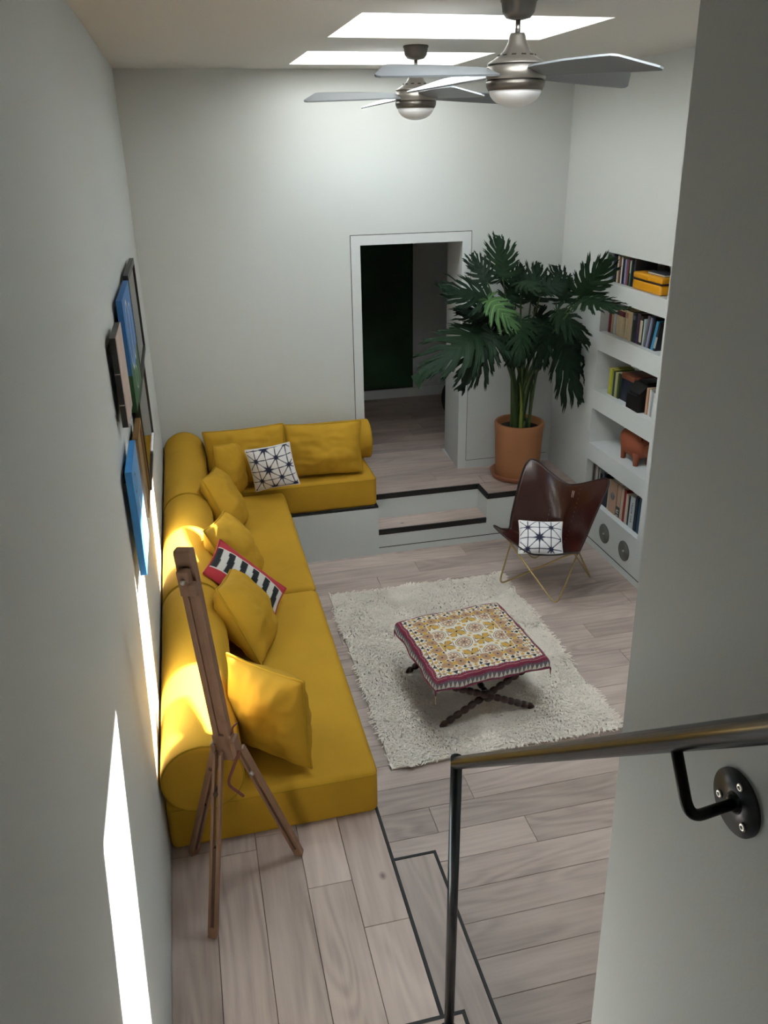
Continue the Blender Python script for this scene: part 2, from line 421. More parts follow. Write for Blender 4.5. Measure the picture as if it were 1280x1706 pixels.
# ------------------------------------------------------------------ sofa
def add_noise(o, amp=.004, sc=3.0):
    for v in o.data.vertices:
        n = noise.noise(v.co*sc); v.co += v.normal*n*amp
def seat(x0, x1, y0, y1, z0, z1, label, faceaxis):
    nx = 24; bm = bmesh.new(); bmesh.ops.create_cube(bm, size=1)
    for v in bm.verts: v.co = Vector(((x0+x1)/2+v.co.x*(x1-x0), (y0+y1)/2+v.co.y*(y1-y0), (z0+z1)/2+v.co.z*(z1-z0)))
    bmesh.ops.bevel(bm, geom=bm.edges[:], offset=.032, segments=5, profile=.5, affect='EDGES')
    bmesh.ops.subdivide_edges(bm, edges=[e for e in bm.edges if e.calc_length() > .3], cuts=10, use_grid_fill=True)
    me = bpy.data.meshes.new('cushion_block'); bm.to_mesh(me); bm.free()
    cx, cy = (x0+x1)/2, (y0+y1)/2
    for v in me.vertices:
        if v.co.z > z1-.002: v.co.z += .010*(1-((v.co.x-cx)/(x1-x0)*2)**2)*(1-((v.co.y-cy)/(y1-y0)*2)**2)+.002*noise.noise(v.co*5)
    for p in me.polygons: p.use_smooth = True
    me.materials.append(VELVET)
    r = empty('sofa_seat', (cx, cy, z0), label, 'sofa', 'yellow velvet sofa seats')
    o = bpy.data.objects.new('cushion_block', me); COL.objects.link(o); o.parent = r
    zs = z1-.022
    i = .006; rr = .03
    pts = []
    for (ax, ay, sx, sy) in ((x0, y0, 1, 1), (x1, y0, -1, 1), (x1, y1, -1, -1), (x0, y1, 1, -1)):
        arc = [(ax+sx*rr*(1-math.cos(t)), ay+sy*rr*(1-math.sin(t))) for t in [j*PI/2/5 for j in range(6)]]
        if (sx*sy) < 0: arc = arc[::-1]
        pts += [(p[0]+sx*i*.3, p[1]+sy*i*.3, zs) for p in (arc if True else arc)]
    MB().tube(pts, .0028, 6, closed=True).build('piping', VELVETP, r)
    loc_children(r); return r
seat(.004, XP, 2.575, 4.155, Q, .645, 'long yellow velvet seat block nearest the camera, on the pale platform beside the easel', 'y')
seat(.004, XP, 4.165, 5.675, Q, .645, 'yellow velvet seat block in the middle of the corner sofa, ending at the back ledge', 'y')
seat(.004, 1.592, 5.724, 6.31, Q, .665, 'yellow velvet seat block along the back wall on the black-edged ledge', 'x')
def bolster(p0, p1, r, label, axis):
    L = p1-p0; e = .022; prof = [(0.0, p0+.001)]
    rings = [(r*.35, p0), (r*.7, p0-.001), (r-e, p0)]
    for i in range(1, 6): a = i/5*PI/2; rings.append((r-e+e*math.sin(a), p0+e*(1-math.cos(a))))
    mid = [(r*(1+.004*math.sin(k*2.1)), p0+e+(L-2*e)*k/12) for k in range(1, 12)]
    end = [(a, p0+p1-b) for a, b in rings[::-1]]
    prof = prof+rings+mid+end+[(0, p1-.001)]
    return prof
def make_bolster(axis, c, p0, p1, r, label):
    prof = bolster(p0, p1, r, label, axis)
    root = empty('bolster', (c[0], c[1], c[2]-r), label, 'bolster', 'yellow velvet bolsters of the corner sofa')
    MB().lathe([(a, b) for a, b in prof], (c[0] if axis == 'y' else 0, 0 if axis == 'y' else c[1], c[2]), 56, axis).build('cover', VELVET, root)
    for h in (p0+.010, p1-.010):
        pts = []
        for j in range(56):
            a = 2*PI*j/56; rr = r-.004
            pts.append((c[0]+rr*math.cos(a), h, c[2]+rr*math.sin(a)) if axis == 'y' else (h, c[1]+rr*math.cos(a), c[2]+rr*math.sin(a)))
        MB().tube(pts, .0045, 6, closed=True).build('piping', VELVETP, root)
    loc_children(root)
BR = .157
make_bolster('y', (BR+.008, 3.2, .66+BR), 2.50, 3.80, BR, 'yellow velvet bolster nearest the camera, behind the easel, lit by a sun patch')
make_bolster('y', (BR+.008, 4.4, .66+BR), 3.805, 5.02, BR, 'middle yellow velvet bolster along the left wall, sunlit, under the pictures')
make_bolster('y', (BR+.008, 5.6, .66+BR), 5.025, 6.31, BR, 'yellow velvet bolster on the left wall running into the back corner')
make_bolster('x', (1, 6.31-BR, .68+BR), .33, 1.63, BR, 'yellow velvet bolster along the back wall, ending at the doorway')

# ------------------------------------------------------------------ cushions
def cushion(name, label, c, u, v, Wd, Hd, Th, m, pipe=None, n=36, colfn=None, seed=0, group=None, pinch=.055, wr=.008, sag=0, cat='cushion'):
    c = Vector(c); u = Vector(u).normalized(); v = Vector(v); v = (v-u*v.dot(u)).normalized(); nn = u.cross(v)
    root = empty(name, c-Vector((0, 0, Hd*.45*abs(v.z))), label, cat, group)
    R = Matrix((u, v, nn)).transposed()
    a = np.linspace(-1, 1, n)
    A, B = np.meshgrid(a, a, indexing='ij')
    X = Wd/2*A*(1-pinch*np.cos(B*PI/2)*np.abs(A)); Y = Hd/2*B*(1-pinch*np.cos(A*PI/2)*np.abs(B))
    prof = np.clip((1-A**2)*(1-B**2), 0, 1)**.52
    prof *= 1-.10*(A**2+B**2)/2
    off = np.zeros_like(X); rng = np.random.RandomState(seed)
    for i in range(n):
        for j in range(n):
            p = Vector((A[i, j]*1.6, B[i, j]*1.6, seed*3.7)); off[i, j] = noise.noise(p)*1.6+.6*noise.noise(p*2.7)
    # creases running in from the corners and edges
    ang = np.arctan2(B, A); rad = np.maximum(np.abs(A), np.abs(B))
    cre = np.sin(ang*14+seed)*np.clip(rad-.55, 0, 1)**1.2*np.clip(1-rad, 0, 1)**.5
    bend = -sag*(A**2)
    for side in (1, -1):
        Z = side*(Th/2*prof)+side*(off*wr*prof**.6+cre*wr*1.6)+bend
        Pts = np.stack([X, Y, Z], -1) @ np.array(R).T+np.array(c)
        cols = None
        if colfn: cols = colfn(A*Wd/2, B*Hd/2)
        grid_mesh('front' if side > 0 else 'back', Pts, m, cols, parent=root)
    # join the two halves into one cover
    pts = []
    for k in range(n): pts.append((X[k, 0], Y[k, 0], bend[k, 0]))
    for k in range(1, n): pts.append((X[-1, k], Y[-1, k], bend[-1, k]))
    for k in range(n-2, -1, -1): pts.append((X[k, -1], Y[k, -1], bend[k, -1]))
    for k in range(n-2, 0, -1): pts.append((X[0, k], Y[0, k], bend[0, k]))
    MB().tube([R @ Vector(p)+c for p in pts], .0055, 6, closed=True).build('piping', pipe or VELVETP, root)
    f, b = [o for o in root.children if o.name.startswith(('front', 'back'))]
    bm = bmesh.new(); bm.from_mesh(f.data); bm.from_mesh(b.data); bmesh.ops.remove_doubles(bm, verts=bm.verts, dist=.0002)
    bmesh.ops.recalc_face_normals(bm, faces=bm.faces)
    me = bpy.data.meshes.new('cover'); bm.to_mesh(me); bm.free(); me.materials.append(m)
    bpy.data.objects.remove(f); bpy.data.objects.remove(b)
    o = bpy.data.objects.new('cover', me); COL.objects.link(o); o.parent = root
    if c.x < 1.6:                                   # soft bottom rests on the sofa seat
        for q in root.children:
            for w in q.data.vertices:
                zf = .655 if w.co.y < 5.70 else .672
                if w.co.z < zf+.02: w.co.z = zf+.004+max(0, (w.co.z-zf+.1)/.12)*.016
    loc_children(root); return root
GY = 'yellow velvet cushions along the sofa'
def ycush(label, c, u, v, W_=.46, H_=.46, T_=.24, seed=0, **k):
    return cushion('cushion', label, c, u, v, W_, H_, T_, VELVET, None, 48, None, seed, GY, wr=.019, **k)
def from_edge(top, bot, u, W_=.46, back=.0):
    """centre of a cushion whose near edge runs top->bottom and which extends along u"""
    top, bot, u = Vector(top), Vector(bot), Vector(u).normalized(); v = top-bot; c = (top+bot)/2+u*W_/2
    return c, u, v
# e: nearest, broad face to the camera
ycush('large yellow velvet cushion nearest the camera, its broad face turned up, beside the easel joint', (.45, 2.805, .862), (.656, -.751, .07), (-.047, .12, .99), .43, .41, .25, 1)
c, u, v = from_edge((.305, 3.58, 1.03), (.46, 3.40, .69), (.20, .93, -.24), .42)
ycush('yellow velvet cushion leaning edge-on in front of the red striped one', c, u, v, .45, .44, .27, 22)
c, u, v = from_edge((.285, 4.27, 1.03), (.42, 4.06, .70), (.27, .92, -.18), .45)
ycush('sunlit yellow velvet cushion just behind the red striped one', c, u, v, .48, .45, .27, 3)
c, u, v = from_edge((.285, 5.03, 1.06), (.44, 4.86, .69), (.22, .92, -.18), .42)
ycush('yellow velvet cushion on the left run, second from the back corner', c, u, v, .44, .44, .23, 4)
c, u, v = from_edge((.405, 5.62, 1.07), (.36, 5.45, .70), (.50, .80, -.20), .38)
ycush('yellow velvet cushion standing in the back corner with a pointed top', c, u, v, .40, .41, .20, 5)
ycush('yellow velvet cushion by the back wall behind the white star cushion', (.62, 5.84, .895), (1, -.0, .03), (0, .28, 1), .60, .42, .18, 6)
ycush('wide yellow velvet cushion on the back wall nearest the doorway', (1.21, 5.86, .885), (1, .0, -.03), (0, .30, 1), .60, .40, .19, 7)
# white cushions printed with navy starbursts
SP = np.array
def star_fn(sp, ox, oy, rot=0.0, big=(.030, .021)):
    def fn(X, Y):
        c_, s_ = math.cos(rot), math.sin(rot); x = X*c_-Y*s_+ox; y = X*s_+Y*c_+oy
        d = np.full(X.shape, 9.)
        gx = x/sp; gy = y/sp
        for f in (gx-np.round(gx), gy-np.round(gy)): d = np.minimum(d, np.abs(f)*sp/.0030)
        for f in (gx+gy, gx-gy):
            par = f/2; d = np.minimum(d, np.abs(par-np.round(par))*2*sp/1.414/.0028)
        nx, ny = np.round(gx), np.round(gy); r = np.hypot(gx-nx, gy-ny)*sp
        even = ((nx+ny) % 2 == 0); a = np.arctan2(gy-ny, gx-nx)
        R_ = np.where(even, np.where((nx % 4) == 0, big[0], big[1]), 0.0)*(1+.30*np.cos(8*a))
        d = np.minimum(d, np.where(R_ > 0, r/np.maximum(R_, 1e-4), 9))
        t = np.clip((d-.8)/.5, 0, 1)[..., None]
        return hexa('1b1d3c')*(1-t)+hexa('e6e3e2')*t
    return fn
STARM = mat('star_print', 'e6e3e2', .85, attr='pattern', bump=.1, bscale=200)
WPIPE = mat('white_piping', 'e2dfdc', .85)
cushion('cushion', 'small white cushion with navy starbursts, propped on the back sofa seat', (.785, 5.60, .875), (.949, -.255, .186), (-.205, .10, .978), .33, .32, .11, STARM, WPIPE, 90, star_fn(.078, .02, .0, -.05), 8, 'white starburst cushions', wr=.006)
# red cushion with black and white stripes
def stripe_fn(X, Y):
    k = .118
    base = np.where((np.sin((X+.004*np.sin(Y*30))*2*PI/.080) > 0)[..., None], hexa('17181c'), hexa('cfcac2'))
    c_ = np.where((np.abs(Y) > .075)[..., None], hexa('b5303a'), base)
    return np.where((np.abs(np.abs(Y)-.075) < .004)[..., None], hexa('d8d2c8'), c_)
STRM = mat('stripe_weave', 'b5303a', .85, attr='pattern', bump=.15, bscale=300)
REDP = mat('red_piping', 'a32a33', .85)
cushion('cushion', 'red cushion with a black and white striped band, squeezed between yellow cushions', (.455, 3.97, .850), (.70, -.12, -.68), (.25, .88, .35), .47, .27, .10, STRM, REDP, 80, stripe_fn, 9, None, wr=.005)

# ------------------------------------------------------------------ easel
EW = mat('easel_wood', '86624a', .5, bump=.1, bscale=60, var=.12, vscale=14)
EWD = mat('easel_wood_dark', '4f382b', .6)
LEATHER_STRAP = mat('strap_leather', '6b3527', .6)
STEEL = mat('steel_screw', 'c8c4bb', .3, 1)
J = Vector((.262, 2.36, 1.10)); topE = Vector((.208, 2.35, 1.86))
ea = empty('easel', (.25, 2.36, Q), 'folded wooden field easel standing on its tripod in front of the sofa end', 'easel')
axis = (topE-J).normalized(); side = Vector((.92, -.38, 0)).normalized()
# mast: two rails with a groove, closed at the top by a block
m = MB()
for o in (-1, 1):
    m.bar(J-axis*.02+side*o*.0195, topE+side*o*.0195, .021, .034, side, .003)
m.bar(J, topE-axis*.03, .019, .014, side)
m.build('mast', EW, ea)
MB().bar(topE-axis*.05, topE+axis*.008, .060, .036, side, .006).build('mast_head', EW, ea)
nrm = axis.cross(side).normalized()
if nrm.dot(Vector((0, -1, 0))) < 0: nrm = -nrm
# canvas clamp (slides on the mast)
cl = topE-axis*.085+nrm*.030
cb = MB().bar(cl-axis*.055, cl+axis*.035, .040, .030, side, .004).build('clamp', EW, ea)
MB().bar(cl-axis*.045+side*.028+nrm*.01, cl-axis*.005+side*.028+nrm*.01, .024, .03, side, .003).build('clamp_jaw', EW, cb)
MB().lathe([(0, .012), (.008, .010), (.009, 0), (0, 0)], (0, 0, 0), 16).build('screw', STEEL, cb).matrix_world = Matrix.Translation(cl+nrm*.014) @ nrm.to_track_quat('Z', 'Y').to_matrix().to_4x4()
# joint block
jb = MB()
jb.bar(J-axis*.075+side*.0, J+axis*.035, .072, .034, side, .004)
jb.bar(J-axis*.06+side*.04-nrm*.0, J+axis*.02+side*.036, .020, .05, side, .004)
jb.bar(J-axis*.06-side*.036, J-axis*.0-side*.036, .018, .05, side, .004)
jb.build('joint_block', EW, ea)
feet = [Vector((.086, 2.545, Q)), Vector((.145, 2.135, Q)), Vector((.503, 2.436, Q))]
tops = [J+Vector((-.03, .03, -.05)), J+Vector((-.025, -.035, -.02)), J+Vector((.05, .01, -.045))]
for i, (f, t) in enumerate(zip(feet, tops)):
    d = (t-f).normalized(); sd = side if i else Vector((.9, .4, 0))
    leg = MB()
    mid = f+(t-f)*.04
    for o in (-1, 1): leg.bar(mid+Vector(sd)*o*.0115, t+Vector(sd)*o*.0115, .011, .026, sd, .002)
    lg = leg.build('leg', EW, ea)
    MB().bar(f+(t-f)*.02, f+(t-f)*.5, .011, .018, sd).build('sliding_extension', EWD, lg)
    MB().bar(f+(t-f)*.012, f+(t-f)*.07, .032, .028, sd, .003).build('foot_block', EW, lg)
    MB().tube([f+Vector((0, 0, .001)), f+(t-f)*.02], [.003, .007], 8).build('foot_spike', mat('dark_rubber', '2a2624', .7), lg)
    kn = f+(t-f)*(.80 if i else .85)
    MB().tube([kn-nrm*.02, kn+nrm*.02], .009, 10).build('wing_nut', STEEL if i == 2 else EWD, lg)
st_ = smooth_path([J+Vector((.05, -.03, -.03)), J+Vector((.02, -.055, -.08)), J+Vector((.0, -.05, -.15)), J+Vector((.03, -.035, -.21)), J+Vector((.045, -.03, -.235))], 6)
MB().tube(st_, .0055, 8).build('strap', LEATHER_STRAP, ea)
st_ = smooth_path([J+Vector((.03, -.0, .02)), J+Vector((.035, -.01, .06)), J+Vector((.055, -.01, .078))], 5)
MB().tube(st_, [.005-.0002*i for i in range(len(st_))], 8).build('strap_end', LEATHER_STRAP, ea)
loc_children(ea)
for c_ in ea.children:
    for g_ in c_.children:
        g_.matrix_parent_inverse = Matrix.Identity(4)

# ------------------------------------------------------------------ rug
rx0, rx1, ry0, ry1 = 1.085, 2.415, 3.262, 5.12
RUG = mat('rug_wool', 'f3e7d9', .95, var=.06, vscale=9)
rug = empty('rug', ((rx0+rx1)/2, (ry0+ry1)/2, 0), 'cream shaggy wool rug on the lower floor under the patterned stool', 'rug')
n = 60
gx, gy = np.meshgrid(np.linspace(rx0, rx1, n), np.linspace(ry0, ry1, n), indexing='ij')
m = MB().rbox(rx0, rx1, ry0, ry1, .001, .014, .005, 2)
m.build('backing', RUG, rug)
rng = np.random.RandomState(3)
sp = .0095
xs = np.arange(rx0+.004, rx1, sp); ys_ = np.arange(ry0+.004, ry1, sp)
TX, TY = [a.ravel() for a in np.meshgrid(xs, ys_, indexing='ij')]
nt_ = len(TX); TX = TX+rng.uniform(-.004, .004, nt_); TY = TY+rng.uniform(-.004, .004, nt_)
# tufts lie in soft, swirling directions
fld = np.sin(TX*9+1.3*np.sin(TY*7))+np.cos(TY*11+np.sin(TX*13)*1.5)
ang = fld*1.1+rng.normal(0, .75, nt_)-1.2
L1 = rng.uniform(.022, .045, nt_); hh = rng.uniform(.012, .024, nt_)
dx, dy = np.cos(ang), np.sin(ang); wx, wy = -dy*.0038, dx*.0038
base = np.stack([TX, TY, np.full(nt_, .012)], -1)
midp = base+np.stack([dx*L1*.35, dy*L1*.35, hh*.8], -1); tip = base+np.stack([dx*L1, dy*L1, hh*rng.uniform(.5, .95, nt_)], -1)
wv = np.stack([wx, wy, np.zeros(nt_)], -1)
V = np.stack([base-wv, base+wv, midp-wv*1.1, midp+wv*1.1, tip-wv*.6, tip+wv*.6], 1).reshape(-1, 3)
F = (np.arange(nt_)[:, None, None]*6+np.array([[0, 1, 3, 2], [2, 3, 5, 4]])[None]).reshape(-1, 4)
me = bpy.data.meshes.new('pile'); me.vertices.add(len(V)); me.vertices.foreach_set('co', V.reshape(-1).astype(np.float32))
me.loops.add(F.size); me.loops.foreach_set('vertex_index', F.reshape(-1).astype(np.int32))
me.polygons.add(len(F)); me.polygons.foreach_set('loop_start', np.arange(0, F.size, 4, dtype=np.int32)); me.update(calc_edges=True)
me.materials.append(RUG)
pile = bpy.data.objects.new('pile', me); COL.objects.link(pile); pile.parent = rug; pile['kind'] = 'stuff'
loc_children(rug)

# ------------------------------------------------------------------ stool with embroidered cloth
TW = mat('turned_dark_wood', '33180f', .35, bump=.1, bscale=50)
srt = math.radians(5.0); SC = Vector((1.69, 3.80, 0))
stool = empty('stool', (SC.x, SC.y, .02), 'square cushioned stool on crossed dark bobbin-turned legs, on the cream rug', 'stool')
def SR(x, y, z): return Vector((SC.x+x*math.cos(srt)-y*math.sin(srt), SC.y+x*math.sin(srt)+y*math.cos(srt), z))
def bobbin(a, b, n, r0=.012, r1=.021):
    a, b = Vector(a), Vector(b); L = (b-a).length; prof = []
    k = n*8
    for i in range(k+1):
        ph = i/8; t = ph-math.floor(ph); rr = r0+(r1-r0)*math.sin(PI*t)**.7
        taper = min(1, .45+i/10, .45+(k-i)/10)
        prof.append((rr*taper, L*i/k))
    mb = MB().lathe([(0, 0)]+prof+[(0, L)], (0, 0, 0), 14)
    q = (b-a).to_track_quat('Z', 'Y').to_matrix().to_4x4(); q.translation = a
    mb.v = [tuple(q @ Vector(v)) for v in mb.v]; return mb
for y in (-.275, .275):
    for s_ in (-1, 1):
        bobbin(SR(-.29*s_, y+.008*s_, .025), SR(.27*s_, y+.008*s_, .315), 13).build('leg', TW, stool)
    MB().lathe([(0, -.02), (.03, -.018), (.034, 0), (.03, .018), (0, .02)], SR(-.005, y, .172), 20, 'y').build('hub', TW, stool)
bobbin(SR(0, -.26, .172), SR(0, .26, .172), 9, .011, .018).build('stretcher', TW, stool)
ft = MB()
ft.rbox(-.29, .29, -.29, .29, .305, .33, .006, 2)
ft.v = [tuple(SR(*v)) for v in ft.v]; ft.build('seat_board', TW, stool)
sc_ = MB().rbox(-.30, .30, -.285, .285, .33, .372, .018, 4); sc_.v = [tuple(SR(*v)) for v in sc_.v]
sc_.build('seat_pad', mat('pad_ticking', 'b9a98c', .9), stool)
loc_children(stool)
# cloth -------------------------------------------------------------
HX, HY_, SK = .318, .305, .074
def cloth_cols(x, y):
    """x, y in metres on the flat cloth"""
    WHT, MUS, TAN, BLK, MAR, GRY, PNK = [hexa(h) for h in ('d9d0bf', 'c49a4a', 'a98468', '2b2b30', '7d2742', '6b6870', 'a58474')]
    out = np.tile(WHT, x.shape+(1,))
    X = x/HX; Y = y/HY_
    mx = np.maximum(np.abs(x)-HX, np.abs(y)-HY_)            # >0 on the skirt, metres
    ax, ay = np.abs(x), np.abs(y)
    along = np.where(ax-HX > ay-HY_, y, x)
    inn = -mx
    def put(mask, c): out[mask] = c
    # inner field: cells
    cs = .118; fx, fy = x/cs, y/cs
    cxi, cyi = np.floor(fx), np.floor(fy); lx, ly = (fx-cxi-.5)*cs, (fy-cyi-.5)*cs
    r = np.hypot(lx, ly); a = np.arctan2(ly, lx)
    par = ((cxi+cyi) % 2 == 0)
    # medallions
    put(par & (r < .051), BLK); put(par & (r < .048), WHT); put(par & (r < .043), TAN)
    put(par & (np.abs(r-.029) < .0065) & (np.cos(a*9) > .1), WHT)
    put(par & (r < .014), PNK); put(par & (r < .006), BLK)
    put(par & (r > .055) & (np.abs(lx) > .040) & (np.abs(ly) > .040), MUS)
    # quatrefoils: four petals along the diagonals, dark between
    pet = np.abs(np.cos(2*(a-PI/4)))
    q = ~par
    ps = np.abs(np.sin(2*a))
    put(q & (r < .082*ps**.8), BLK)
    put(q & (r < .073*ps**1.25), MUS)
    put(q & (np.abs(lx) > .047) | (q & (np.abs(ly) > .047)), WHT)
    put(q & (np.abs(lx) > .050) & (np.abs(ly) < .03), PNK)
    put(q & (r < .006), BLK)
    put((np.abs(np.abs(lx)-.059) < .0022) | (np.abs(np.abs(ly)-.059) < .0022), WHT)
    # ring of small flowers
    ringm = inn < .118
    put(ringm, WHT)
    t = along/.075; ti = np.round(t); tl = (t-ti)*.075; dd = inn-.086; r2_ = np.hypot(tl, dd); a2 = np.arctan2(dd, tl)
    put(ringm & (r2_ < .033) , MUS); put(ringm & (r2_ < .029*(1+.12*np.cos(a2*8))), TAN); put(ringm & (r2_ < .006), BLK)
    tl2 = (t-np.floor(t)-.5)*.075
    put(ringm & (np.abs(tl2)+np.abs(dd) < .016), MUS); put(ringm & (np.abs(tl2)+np.abs(np.abs(dd)-.022) < .009), BLK)
    put((np.abs(inn-.117) < .0025), WHT); put((np.abs(inn-.112) < .0015), PNK)
    # diamonds and triangles border
    bm_ = inn < .052
    put(bm_, WHT)
    k = np.floor(along/.032); tl = along-(k+.5)*.032; dia = np.abs(tl)+np.abs(inn-.040)*1.1
    kk = k.astype(int) % 3
    for q_, c_ in enumerate((MUS, BLK, TAN)): put(bm_ & (dia < .013) & (kk == q_), c_)
    tri = (inn < .024) & (inn > .004) & (np.abs(tl) < (inn-.003)*.75)
    for q_, c_ in enumerate((TAN, MUS, BLK)): put(tri & (kk == q_), c_)
    put(np.abs(inn-.0525) < .0018, PNK); put(np.abs(inn-.0255) < .001, BLK); put(np.abs(inn-.002) < .0015, BLK)
    # skirt
    sk = mx > 0
    put(sk, MAR); put(sk & (np.abs(mx-.012) < .0012), PNK); put(sk & (np.abs(mx-.029) < .001), GRY)
    low = mx > .033
    put(low, GRY)
    k = np.floor(along/.026); tl = along-(k+.5)*.026
    put(low & (mx < .066) & (np.abs(tl) < (mx-.035)*.38), WHT)
    put(mx > .069, MAR)
    # hand-worked unevenness
    return out
n = 300
ax_ = np.linspace(-HX-SK, HX+SK, n); ay_ = np.linspace(-HY_-SK, HY_+SK, n)
A, B = np.meshgrid(ax_, ay_, indexing='ij')
ex = np.clip(np.abs(A)-HX, 0, None); ey = np.clip(np.abs(B)-HY_, 0, None)
rd = .028
def fold(e):
    """arc over the edge then straight down: returns outward, drop"""
    th = np.clip(e/rd, 0, PI/2*.93); o = rd*np.sin(th); d = rd*(1-np.cos(th)); rest = np.clip(e-rd*PI/2*.93, 0, None)
    return o+rest*.16, d+rest*.985
ox, dx_ = fold(ex); oy, dy_ = fold(ey)
cx_ = np.sign(A)*(np.minimum(np.abs(A), HX)-.018*(ex+ey > 0)*0+ox); cy_ = np.sign(B)*(np.minimum(np.abs(B), HY_)+oy)
both = (ex > 0) & (ey > 0)
drop = np.where(both, np.sqrt(dx_**2+dy_**2)*1.02, dx_+dy_)
puff = .026*np.clip(1-(A/(HX+.03))**2, 0, 1)**.6*np.clip(1-(B/(HY_+.03))**2, 0, 1)**.6
quilt = .0016*np.cos(A/.118*2*PI)*np.cos(B/.118*2*PI)
wob = .006*np.sin(B*26+1)*np.clip(ex/SK, 0, 1)+.0
wob2 = .006*np.sin(A*24)*np.clip(ey/SK, 0, 1)
hump = .003*np.sin(A*17+1)*np.sin(B*13+.5)
Zc_ = .382+puff+quilt+hump-drop
cx_ = cx_+np.sign(A)*wob; cy_ = cy_+np.sign(B)*wob2
Pc = np.stack([SC.x+cx_*math.cos(srt)-cy_*math.sin(srt), SC.y+cx_*math.sin(srt)+cy_*math.cos(srt), Zc_], -1)
WA = A+.0022*np.sin(B*60)+.0015*np.sin(A*83+B*31); WB = B+.0022*np.sin(A*55)+.0015*np.sin(B*77+A*29)
CLM = mat('embroidered_cloth', 'd9d0bf', .9, attr='pattern', bump=.25, bscale=260)
clo = empty('cloth', (SC.x, SC.y, .38), 'embroidered patchwork cloth with round medallions and a maroon hem, draped over the stool', 'tablecloth')
grid_mesh('fabric', Pc, CLM, cloth_cols(WA, WB), parent=clo)
MAR = mat('maroon_thread', '7d2742', .9)
hem = [Vector(Pc[i, 0]) for i in range(0, n, 4)]+[Vector(Pc[-1, j]) for j in range(0, n, 4)]+[Vector(Pc[i, -1]) for i in range(n-1, 0, -4)]+[Vector(Pc[0, j]) for j in range(n-1, 0, -4)]
MB().tube(hem, .0035, 6, closed=True).build('hem', MAR, clo)
for q in ((0, 0), (-1, 0), (0, -1), (-1, -1)):
    p = Vector(Pc[q[0], q[1]]); big = q == (0, 0)
    MB().tube([p, p+Vector((0, 0, -.02)), p+Vector((.002, 0, -.055 if big else -.03))], [.003, .0022, .003 if big else .0015], 6).build('tassel', MAR if not big else mat('cream_thread', 'cbb9a0', .9), clo)
loc_children(clo)

# ------------------------------------------------------------------ butterfly chair
LEA = mat('brown_leather', '35140f', .24, bump=.06, bscale=90, var=.12, vscale=7, coat=.25)
LED = mat('dark_leather_edge', '1f0c0a', .5)
BRASS = mat('brass_rod', 'b09a68', .3, 1)
O = Vector((2.687, 4.925, 0)); th = -2.527
f_ = Vector((math.cos(th), math.sin(th), 0)); s_ = Vector((-f_.y, f_.x, 0)); zz_ = Vector((0, 0, 1))
def CP(a, b, z): return O+f_*a+s_*b+zz_*z
ch = empty('butterfly_chair', O, 'dark brown leather butterfly chair with a thin brass rod frame, between rug and bookshelf', 'chair')
wf = {('f', -1): CP(.185, -.305, .425), ('f', 1): CP(.185, .305, .425), ('b', -1): CP(-.255, -.298, .845), ('b', 1): CP(-.255, .298, .845)}
ff = {('f', -1): CP(.256, -.244, .008), ('f', 1): CP(.256, .244, .008), ('b', -1): CP(-.256, -.244, .008), ('b', 1): CP(-.256, .244, .008)}
# NB the feet: index +1 side is the viewer's right
loops = [[wf[('f', -1)], ff[('f', 1)], wf[('b', 1)], ff[('b', -1)]], [wf[('f', 1)], ff[('f', -1)], wf[('b', -1)], ff[('b', 1)]]]
for L_ in loops:
    pts = []
    for i in range(4):
        a, c_, b = L_[i-1], L_[i], L_[(i+1) % 4]
        pts += round_corner(a, c_, b, .07 if i % 2 else .05, 7)
    # insert straight subdivisions
    MB().tube([p if p.z > .007 else Vector((p.x, p.y, .007)) for p in pts], .0062, 10, closed=True).build('frame_loop', BRASS, ch)
# sling
def lerp_tab(t, tab):
    for (t0, v0), (t1, v1) in zip(tab, tab[1:]):
        if t <= t1: 
            w = (t-t0)/(t1-t0); w = w*w*(3-2*w)*.35+w*.65
            return tuple(a+(b-a)*w for a, b in zip(v0, v1))
    return tab[-1][1]
Ctab = [(-1, (.235, .335)), (-.55, (.10, .280)), (-.1, (-.05, .270)), (.25, (-.150, .35)), (.6, (-.205, .53)), (1, (-.240, .720))]
Etab = [(-1, (.240, .485)), (-.55, (.14, .40)), (-.1, (.07, .385)), (.25, (.03, .48)), (.6, (-.085, .69)), (1, (-.235, .915))]
Wtab = [(-1, (.385,)), (-.55, (.315,)), (-.1, (.290,)), (.25, (.308,)), (.6, (.330,)), (1, (.372,))]
n1, n2 = 41, 61
P_ = np.zeros((n1, n2, 3))
def sm3(t, tab):
    h = .12; ws = [(-1, .25), (0, .5), (1, .25)]
    acc = None
    for k_, w in ws:
        v_ = lerp_tab(max(-1, min(1, t+k_*h)), tab); acc = [a+w*b for a, b in zip(acc, v_)] if acc else [w*b for b in v_]
    if abs(t) > 1-h:
        e_ = (abs(t)-(1-h))/h; v_ = lerp_tab(t, tab); acc = [a*(1-e_)+b*e_ for a, b in zip(acc, v_)]
    return acc
for i in range(n1):
    for j in range(n2):
        a = -1+2*i/(n1-1); b = -1+2*j/(n2-1)
        sx = a*math.sqrt(1-.24*b**8); tt = b*math.sqrt(1-.13*a**8)
        Cc = sm3(tt, Ctab); Ee = sm3(tt, Etab); w_ = sm3(tt, Wtab)[0]
        k_ = abs(sx)**1.4
        p = CP(Cc[0]+(Ee[0]-Cc[0])*k_, sx*w_, Cc[1]+(Ee[1]-Cc[1])*k_)
        p += zz_*.004*noise.noise(Vector((a*2, b*3, 1)))
        P_[i, j] = p
sl_ = grid_mesh('leather_sling', P_, LEA, parent=ch)
so = sl_.modifiers.new('thick', 'SOLIDIFY'); so.thickness = .005; so.offset = 0
